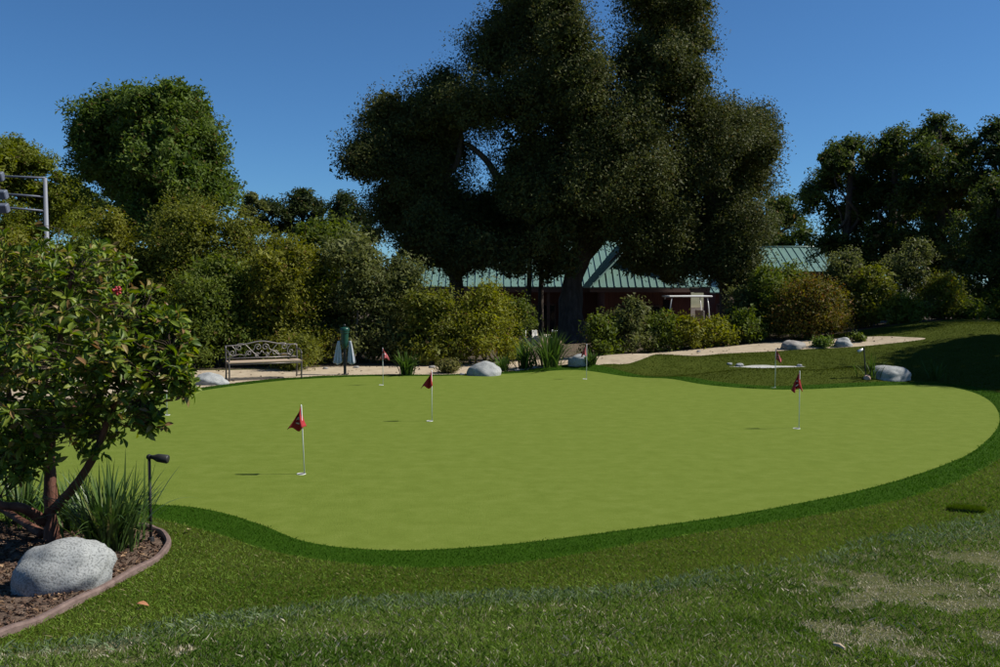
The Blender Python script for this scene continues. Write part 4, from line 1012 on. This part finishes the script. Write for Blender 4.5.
TOW = surf('towel_cloth', [(0.3, (0.40, 0.42, 0.46)), (0.7, (0.54, 0.56, 0.60))], scale=20, rough=0.95, bump=0.4, bump_scale=150, dist=0.004)
for s in (-1, 1):
    V, F = [], []; n, m = 14, 10
    for j in range(m + 1):
        v = j / m
        for i in range(n + 1):
            u = i / n - 0.5; w = 0.035 + 0.155 * v ** 0.8
            V.append((s * (0.03 * v) + u * w, 0.022 * math.sin(u * 16 + s) * (0.3 + v), -0.50 * v - 0.05 * (0.5 - abs(u)) * v * 2))
    for j in range(m):
        for i in range(n): a = j * (n + 1) + i; F.append((a, a + 1, a + n + 2, a + n + 1))
    o = link('hand_towel', mesh_np('hand_towel', np.array(V), np.array(F), smooth=True), TOW, None, p + Vector((s * 0.13, -0.03, 0.775)))
    s_ = o.modifiers.new('thick', 'SOLIDIFY'); s_.thickness = 0.008
    tag(o, 'pale grey towel hanging on the bench side of the ball washer' if s < 0 else 'pale grey towel hanging on the flag side of the ball washer', 'towel', 'towels on the ball washer')

# ================================================================== GARDEN LIGHTS
p = gp(151, 541); gl = tag(empty('path_light', p), 'black bent-neck path light beside the lily clump', 'light')
hgt = at(150, 457, p.y).z - p.z
bm = bmesh.new(); lathe(bm, [(0.012, -0.08), (0.012, hgt)], 10); bmesh_obj('post', bm, BLK, gl, smooth=True)
bm = bmesh.new(); lathe(bm, [(0.028, 0.0), (0.024, 0.03), (0.014, 0.035)], 12); bmesh_obj('collar', bm, BLK, gl)
bm = bmesh.new(); bmesh.ops.create_icosphere(bm, subdivisions=2, radius=0.024, matrix=Matrix.Translation((0, 0, hgt))); bmesh_obj('swivel', bm, BLK, gl, smooth=True)
bm = bmesh.new(); lathe(bm, [(0.0, 0.0), (0.014, 0.003), (0.018, 0.03), (0.033, 0.065), (0.036, 0.14), (0.030, 0.150), (0.0, 0.145)], 14, Matrix.Translation((0.008, -0.01, hgt + 0.004)) @ Matrix.Rotation(R(98), 4, 'Y')); bmesh_obj('lamp_head', bm, BLK, gl, smooth=True)
p = gp(866, 379); sl = tag(empty('path_light', p), 'black post spotlight with silver head beside the white-topped boulder', 'light')
hgt = at(863, 348, p.y).z - p.z
bm = bmesh.new(); lathe(bm, [(0.014, -0.06), (0.014, hgt + 0.02)], 8)
for v in bm.verts: v.co.x -= 0.09 * v.co.z
bmesh_obj('post', bm, BLK, sl)
SIL = plain('silver_metal', (0.5, 0.5, 0.5), 0.35, 0.6)
bm = bmesh.new(); lathe(bm, [(0.0, 0), (0.025, 0.01), (0.035, 0.08), (0.038, 0.12), (0.03, 0.125), (0.0, 0.115)], 12, Matrix.Translation((-0.09 * hgt - 0.02, -0.01, hgt - 0.02)) @ Matrix.Rotation(R(-120), 4, 'Y')); bmesh_obj('lamp_head', bm, SIL, sl, smooth=True)

# ================================================================== BUILDINGS
ROOF = plain('roof_green_metal', (0.13, 0.22, 0.185), 0.38, 0.0, spec=0.5, var=0.08, scale=2)
WALL = surf('wall_redwood', [(0.3, (0.075, 0.026, 0.018)), (0.7, (0.13, 0.05, 0.034))], scale=3, rough=0.8, bump=0.4, stretch=(6, 6, 0.4), dist=0.01)
TRIM = plain('fascia_brown', (0.10, 0.055, 0.04), 0.7)
GLASS = plain('window_glass', (0.012, 0.014, 0.016), 0.06, spec=0.6)
CREAM = plain('trim_cream', (0.35, 0.30, 0.23), 0.7)
def panel(bm, P, th=0.06):
    """a roof slope with thickness"""
    P = [Vector(p) for p in P]; nn = (P[1] - P[0]).cross(P[2] - P[0]).normalized()
    if nn.z < 0: P = P[::-1]; nn = -nn
    a = [bm.verts.new(p) for p in P]; b = [bm.verts.new(p - nn * th) for p in P]
    bm.faces.new(a); bm.faces.new(b[::-1])
    for i in range(len(P)): j = (i + 1) % len(P); bm.faces.new((a[i], b[i], b[j], a[j]))
def ribs(bm, e0, e1, t0, t1, step=0.42, h=0.045, w=0.03):
    """raised seams running from the eave line e0-e1 up to the ridge line t0-t1 (points on the slope, hips handled by the ridge being shorter)"""
    e0, e1, t0, t1 = map(Vector, (e0, e1, t0, t1)); u = (e1 - e0); L = u.length; u.normalize()
    up = ((t0 + t1) / 2 - (e0 + e1) / 2); up = (up - u * up.dot(u)); S = up.length; up.normalize()
    nn = u.cross(up).normalized(); nn = nn if nn.z > 0 else -nn
    a0, a1 = (t0 - e0).dot(u), (t1 - e0).dot(u)
    k = step * 0.5
    while k < L:
        s0 = 0.0; s1 = S
        if k < a0: s1 = S * k / a0
        if k > a1: s1 = min(s1, S * (L - k) / max(L - a1, 1e-6))
        if a0 < 0 and k < 0: pass
        if s1 > 0.15:
            A = e0 + u * k; B = A + up * s1
            q = [A - u * w / 2, A + u * w / 2, B + u * w / 2, B - u * w / 2]
            lo = [bm.verts.new(v - nn * 0.005) for v in q]; hi = [bm.verts.new(v + nn * h) for v in q]
            bm.faces.new(hi)
            for i in range(4): j = (i + 1) % 4; bm.faces.new((lo[i], lo[j], hi[j], hi[i]))
        k += step
def window(parent, c, s, rzv=0.0):
    M = Matrix.Rotation(rzv, 4, 'Z')
    bm = bmesh.new(); w, h = s
    for dx, dz, sx, sz in ((-w / 2, 0, 0.07, h), (w / 2, 0, 0.07, h), (0, h / 2, w + 0.07, 0.07), (0, -h / 2, w + 0.07, 0.07), (0, 0, 0.04, h)):
        box(bm, Vector(c) + M @ Vector((dx, 0, dz)), (sx, 0.09, sz), M)
    f = bmesh_obj('window', bm, TRIM, parent)
    boxo('pane', c, (w, 0.03, h), GLASS, f, M=M)
gB = -0.78
bx0, bx1, by0, by1 = -5.2, 8.8, 41.5, 50.0
ez = 1.98; rdz = 4.75; mid = (by0 + by1) / 2; ov = 0.7
bo = Vector(((bx0 + bx1) / 2, by0, gB)); bld = tag(empty('clubhouse', bo), 'low red-walled building with green ribbed metal roof and front gable behind the oaks', 'building')
def bp(*p): return Vector(p) - bo
def slope(parent, e0, e1, t0, t1, step=0.33):
    bm = bmesh.new(); P = [bp(*e0), bp(*e1), bp(*t1), bp(*t0)]
    if (P[2] - P[3]).length < 1e-3: P = P[:3]
    panel(bm, P); o = bmesh_obj('roof_slope', bm, ROOF, parent)
    bm = bmesh.new(); ribs(bm, bp(*e0), bp(*e1), bp(*t0), bp(*t1), step)
    tag(bmesh_obj('seams', bm, ROOF, o), kind='stuff')
    return o
bm = bmesh.new(); box(bm, bp((bx0 + bx1) / 2, mid, (gB + ez) / 2 - 0.05), (bx1 - bx0, by1 - by0, ez - gB + 0.1)); bmesh_obj('wall', bm, WALL, bld)
slope(bld, (bx0 - ov, by0 - ov, ez), (bx1 + ov, by0 - ov, ez), (bx0 + 3.4, mid, rdz), (bx1 - 3.4, mid, rdz))
slope(bld, (bx0 - ov, by1 + ov, ez), (bx1 + ov, by1 + ov, ez), (bx0 + 3.4, mid + 0.01, rdz), (bx1 - 3.4, mid + 0.01, rdz))
slope(bld, (bx0 - ov, by0 - ov, ez), (bx0 - ov, by1 + ov, ez), (bx0 + 3.4, mid, rdz), (bx0 + 3.4, mid + 0.01, rdz))
slope(bld, (bx1 + ov, by0 - ov, ez), (bx1 + ov, by1 + ov, ez), (bx1 - 3.4, mid, rdz), (bx1 - 3.4, mid + 0.01, rdz))
boxo('fascia', bp((bx0 + bx1) / 2, by0 - ov + 0.02, ez - 0.16), (bx1 - bx0 + 2 * ov, 0.05, 0.2), TRIM, bld)
for wx in (-4.0, -2.2, 0.2, 2.0): window(bld, bp(wx, by0 - 0.02, 0.55), (1.1, 1.2))
dr = boxo('door', bp(-1.0, by0 - 0.03, gB + 1.05), (0.95, 0.08, 2.1), TRIM, bld); boxo('handle', bp(-0.65, by0 - 0.09, gB + 1.0), (0.04, 0.05, 0.14), SIL, dr)
for k, xx in enumerate(np.linspace(bx0, 2.2, 5)): boxo('porch_post', bp(xx, by0 - ov + 0.15, (gB + ez) / 2 - 0.1), (0.14, 0.14, ez - gB - 0.2), TRIM, bld)
# front wing with a Dutch gable
wy0 = 37.6; wl, wr = at(590, 285, wy0).x, at(690, 285, wy0).x; wc = at(637, 285, wy0).x; wez = 1.96
wl_, wr_ = wl + ov, wr - ov
bm = bmesh.new(); box(bm, bp((wl_ + wr_) / 2, (wy0 + ov + by0) / 2, (gB + wez) / 2 - 0.05), (wr_ - wl_, by0 - wy0 - ov - 0.02, wez - gB + 0.1)); bmesh_obj('wall', bm, WALL, bld)
gz0 = 3.05; gtop = 3.95; tfrac = (gz0 - wez) / (gtop - wez)
sl_, sr_ = wl + (wc - wl) * tfrac, wr + (wc - wr) * tfrac; sy = wy0 + 1.25
slope(bld, (wl, wy0, wez), (wr, wy0, wez), (sl_, sy, gz0), (sr_, sy, gz0), 0.30)
yb = by0 + 2.6
slope(bld, (wl, yb, wez), (wl, wy0, wez), (wc, yb, gtop), (wc, sy - 0.25, gtop), 0.36)
slope(bld, (wr, wy0, wez), (wr, yb, wez), (wc, sy - 0.25, gtop), (wc, yb, gtop), 0.36)
bm = bmesh.new(); a = [bm.verts.new(bp(*q)) for q in ((sl_ + 0.05, sy - 0.02, gz0 - 0.02), (sr_ - 0.05, sy - 0.02, gz0 - 0.02), (wc, sy - 0.02, gtop - 0.08))]; r_ = bmesh.ops.extrude_face_region(bm, geom=[bm.faces.new(a)])
bmesh.ops.translate(bm, vec=(0, 0.12, 0), verts=[v for v in r_['geom'] if isinstance(v, bmesh.types.BMVert)]); bmesh_obj('gable', bm, WALL, bld)
for a_, b_ in (((sl_ - 0.1, sy - 0.28, gz0 + 0.0), (wc, sy - 0.28, gtop + 0.07)), ((sr_ + 0.1, sy - 0.28, gz0 + 0.0), (wc, sy - 0.28, gtop + 0.07))):
    tubeo('rake_board', [bp(*a_), bp(*b_)], 0.07, CREAM if False else TRIM, bld, seg=4, smooth=False)
boxo('fascia', bp((wl + wr) / 2, wy0 + 0.0, wez - 0.13), (wr - wl, 0.05, 0.16), TRIM, bld)
for wx in (wl_ + 1.0, wc + 0.6): window(bld, bp(wx, wy0 + ov - 0.02, 0.6), (1.0, 1.1))
# plain-roofed building to the right, and a small one near the cart
def small_building(label, cx, y0, w, d, ez_, rz_, rot=0.0, gbase=-0.8):
    o = tag(empty('outbuilding', (cx, y0, gbase), rot), label, 'building')
    E, T = ez_ - gbase, rz_ - gbase
    bm = bmesh.new(); box(bm, (0, d / 2, E / 2 - 0.02), (w, d, E)); bmesh_obj('wall', bm, WALL, o)
    for s in (-1, 1):
        e = d / 2 - s * (d / 2 + 0.5); bm = bmesh.new(); P = [Vector((-w / 2 - 0.4, e, E - 0.05)), Vector((w / 2 + 0.4, e, E - 0.05)), Vector((w / 2 - 0.1, d / 2, T)), Vector((-w / 2 + 0.1, d / 2, T))]
        panel(bm, P); q = bmesh_obj('roof_slope', bm, ROOF, o); bm = bmesh.new(); ribs(bm, P[0], P[1], P[3], P[2], 0.42); tag(bmesh_obj('seams', bm, ROOF, q), kind='stuff')
    for s in (-1, 1):
        bm = bmesh.new(); f = bm.faces.new([bm.verts.new(v) for v in ((s * w / 2, 0, E - 0.05), (s * w / 2, d, E - 0.05), (s * (w / 2 - 0.1), d / 2, T - 0.08))]); r_ = bmesh.ops.extrude_face_region(bm, geom=[f])
        bmesh.ops.translate(bm, vec=(-s * 0.1, 0, 0), verts=[v for v in r_['geom'] if isinstance(v, bmesh.types.BMVert)]); bmesh_obj('gable', bm, WALL, o)
    tubeo('ridge_cap', [(-w / 2 + 0.1, d / 2, T + 0.03), (w / 2 - 0.1, d / 2, T + 0.03)], 0.06, ROOF, o, seg=6)
    for wx in (-w * 0.25, w * 0.25): window(o, (wx, -0.02, E * 0.55), (1.0, 1.0))
    return o
c = at(800, 285, 51); small_building('distant building with plain green roof among the shrubs beyond the rust-tinged shrub', c.x, 50, 5.6, 6.0, 2.85, 4.25, R(-4))
c = at(733, 285, 45); small_building('small green-roofed shed between golf cart and drooping oak', c.x, 44, 2.2, 2.6, 1.75, 2.35, R(0))

# golf cart
D = 37.5; c = at(687, 285, D); zc = float(gz(c.x, D))
ct = tag(empty('golf_cart', (c.x, D, zc), R(186)), 'white golf cart with roof parked beside the building', 'golf cart')
WH = plain('cart_white', (0.72, 0.72, 0.70), 0.3, var=0.04); BLACK = plain('rubber_black', (0.02, 0.02, 0.02), 0.8); SEATM = plain('seat_beige', (0.42, 0.36, 0.28), 0.6)
boxo('roof', (0, 0, 1.86), (1.85, 1.1, 0.07), WH, ct, bevel=0.03)
for sx, tx in ((0.78, 0.95), (-0.72, -0.85)):
    for sy_ in (-0.48, 0.48): tubeo('roof_post', [(tx, sy_, 0.72), (sx, sy_, 1.84)], 0.025, WH, ct)
bm = bmesh.new()
prof_ = [(-1.15, 0.32), (1.2, 0.32), (1.22, 0.62), (0.95, 0.86), (0.72, 0.86), (0.62, 0.42), (0.1, 0.40), (0.0, 0.66), (-1.0, 0.78), (-1.18, 0.6)]
a = [bm.verts.new((x, -0.55, z)) for x, z in prof_]; f = bm.faces.new(a); r_ = bmesh.ops.extrude_face_region(bm, geom=[f]); bmesh.ops.translate(bm, vec=(0, 1.1, 0), verts=[v for v in r_['geom'] if isinstance(v, bmesh.types.BMVert)])
bmesh_obj('body', bm, WH, ct, bevel=0.02)
boxo('seat', (-0.3, 0, 0.78), (0.5, 1.0, 0.12), SEATM, ct, bevel=0.03); boxo('backrest', (-0.56, 0, 1.08), (0.1, 1.0, 0.42), SEATM, ct, bevel=0.03)
boxo('windscreen', (0.88, 0, 1.3), (0.02, 0.94, 0.85), GLASS, ct)
tubeo('steering_column', [(0.7, 0.25, 0.8), (0.45, 0.25, 1.05)], 0.02, BLACK, ct)
for sx in (0.8, -0.75):
    for sy_ in (-0.5, 0.5):
        bm = bmesh.new(); lathe(bm, [(0.12, -0.085), (0.2, -0.09), (0.225, -0.05), (0.225, 0.05), (0.2, 0.09), (0.12, 0.085)], 18, Matrix.Translation((sx, sy_, 0.225)) @ Matrix.Rotation(PI / 2, 4, 'X')); w_ = bmesh_obj('wheel', bm, BLACK, ct)
        bm = bmesh.new(); lathe(bm, [(0.0, -0.08), (0.118, -0.08), (0.118, 0.08), (0.0, 0.08)], 14, Matrix.Translation((sx, sy_, 0.225)) @ Matrix.Rotation(PI / 2, 4, 'X')); bmesh_obj('rim', bm, WH, w_)

# patio: planter wall, chairs, pots, tan rocks
BRK = surf('terracotta', [(0.3, (0.22, 0.10, 0.065)), (0.7, (0.34, 0.17, 0.11))], scale=6, rough=0.9, bump=0.4)
D = 33; a_, b_ = at(584, 285, D), at(612, 285, D)
zz = float(gz(a_.x, D)); pw = tag(empty('planter_wall', ((a_.x + b_.x) / 2, D, zz)), 'low reddish brick planter wall beside the thickest trunk', 'wall')
ln = b_.x - a_.x
for r_i in range(9):
    for k in range(5):
        wd = ln / 5; offx = (r_i % 2) * wd / 2 - wd / 4
        boxo('brick', (-ln / 2 + wd * (k + 0.5) + offx, 0, 0.055 + r_i * 0.11), (wd - 0.015, 0.22, 0.098), BRK, pw) if (r_i, k) == (0, 0) else None
src = [o for o in pw.children][0]
for r_i in range(9):
    for k in range(5):
        if (r_i, k) == (0, 0): continue
        wd = ln / 5; o = src.copy(); C.objects.link(o); o.location = (wd * k + (r_i % 2) * wd / 2, 0, 0.11 * r_i); o.parent = pw
boxo('mortar', (0, 0, 0.48), (ln - 0.02, 0.19, 0.96), CREAM, pw)
boxo('coping', (0.0, 0, 1.02), (ln + 0.3, 0.3, 0.07), BRK, pw, bevel=0.01)
def patio_chair(label, px, D, rz_, mat):
    c = at(px, 285, D); o = tag(empty('patio_chair', (c.x, D, float(gz(c.x, D))), rz_), label, 'chair', 'patio chairs')
    for sx in (-0.24, 0.24):
        tubeo('leg', [(sx, -0.24, 0), (sx * 0.95, -0.22, 0.64)], 0.016, mat, o, seg=6); tubeo('leg', [(sx, 0.26, 0), (sx * 0.95, 0.2, 0.45), (sx * 0.95, 0.3, 0.92)], 0.016, mat, o, seg=6)
        tubeo('armrest', [(sx, -0.24, 0.64), (sx, 0.22, 0.66)], 0.02, mat, o, seg=6)
    boxo('seat', (0, 0, 0.43), (0.5, 0.5, 0.04), mat, o, bevel=0.01)
    for k in range(5): boxo('back_slat', (-0.19 + k * 0.095, 0.265, 0.7), (0.06, 0.02, 0.42), mat, o, M=Matrix.Rotation(-0.2, 4, 'X'))
    return o
patio_chair('white slatted patio chair near the slim trunks', 534, 35.0, 0.4, WH)
patio_chair('white slatted patio chair facing the thick oak trunk', 548, 35.5, -1.2, WH)
patio_chair('tan slatted patio chair further back on the patio', 541, 37.0, 2.0, SEATM)
D = 36.2; c = at(540, 285, D); tb = tag(empty('patio_table', (c.x, D, float(gz(c.x, D)))), 'round wooden patio table between the patio chairs', 'table')
bm = bmesh.new(); lathe(bm, [(0.5, 0.70), (0.52, 0.715), (0.52, 0.735), (0.5, 0.74)], 20); bmesh_obj('table_top', bm, SEATM, tb)
bm = bmesh.new(); lathe(bm, [(0.28, 0), (0.28, 0.03), (0.04, 0.05), (0.04, 0.70)], 14); bmesh_obj('pedestal', bm, BLK, tb)
for k, (px, D, s, lb_) in enumerate([(533, 39.5, 1.25, 'tall terracotta pot on the patio against the red wall'), (557, 34.0, 0.8, 'small terracotta pot beside the thick oak trunk'), (596, 34.2, 1.0, 'terracotta pot behind the brick planter wall')]):
    c = at(px, 285, D); o = tag(empty('plant_pot', (c.x, D, float(gz(c.x, D)))), lb_, 'pot')
    bm = bmesh.new(); lathe(bm, [(0.2 * s, 0), (0.32 * s, 0.5 * s), (0.36 * s, 0.5 * s), (0.36 * s, 0.58 * s), (0.31 * s, 0.58 * s), (0.30 * s, 0.5 * s)], 18); bmesh_obj('bowl', bm, BRK, o, smooth=False)
    link('foliage', crown_mesh('foliage', [(0, 0, 0.75 * s, 0.34 * s, 0.34 * s, 0.3 * s)], 40, 14, 0.14, 0.09, 0.045, MID, 300 + k), LEAF, o)
for k, (px, D, r) in enumerate([(527, 30.2, 0.34), (541, 30.6, 0.42), (555, 30.4, 0.32)]):
    c = at(px, 285, D); gyy = at(px, 285, D); zz = float(gz(c.x, D)); yy_ = 285 + FPX * (CAMH - zz) / D
    o = boulder(['tan boulder at the patio edge below the slim trunks', 'broad tan boulder at the patio edge', 'tan boulder at the patio edge near the thick oak trunk'][k], px, yy_, r, r * 0.8, r * 0.9, 90 + k, mat=surf('tan_stone', [(0.3, (0.30, 0.21, 0.13)), (0.7, (0.46, 0.34, 0.23))], scale=5, rough=0.9, bump=0.5))

# ================================================================== FLOODLIGHT POLE
D = 44; c = at(48, 285, D); zz = float(gz(c.x, D)); fp = tag(empty('floodlight_pole', (c.x, D, zz)), 'grey galvanised pole with arms of floodlights above the screen', 'light pole')
GALV = plain('galvanised', (0.20, 0.215, 0.24), 0.5, 0.3, var=0.12)
FLD = plain('floodlight_grey', (0.10, 0.115, 0.15), 0.5)
top = at(46, 178, D).z - zz
bm = bmesh.new(); lathe(bm, [(0.2, -0.02), (0.2, 0.06), (0.15, 0.08), (0.085, top)], 14); bmesh_obj('pole', bm, GALV, fp, smooth=True)
for k, (zpx, x1, fx, yoff) in enumerate([(178, -8, 2, 0.0), (197, 8, 10, -0.5), (211, 12, 15, -0.9)]):
    z = at(46, zpx, D).z - zz; e = (at(x1, 285, D).x - c.x)
    ar = tubeo('arm', [(0, 0, z), (e, yoff, z + 0.12)], 0.05, FLD, fp, seg=8)
    f_ = (at(fx, 285, D).x - c.x)
    lamp = boxo('floodlight', (f_, yoff * 0.9 - 0.15, z + 0.05), (0.62, 0.35, 0.42), FLD, fp, bevel=0.04, M=Matrix.Rotation(R(25), 4, 'X'))
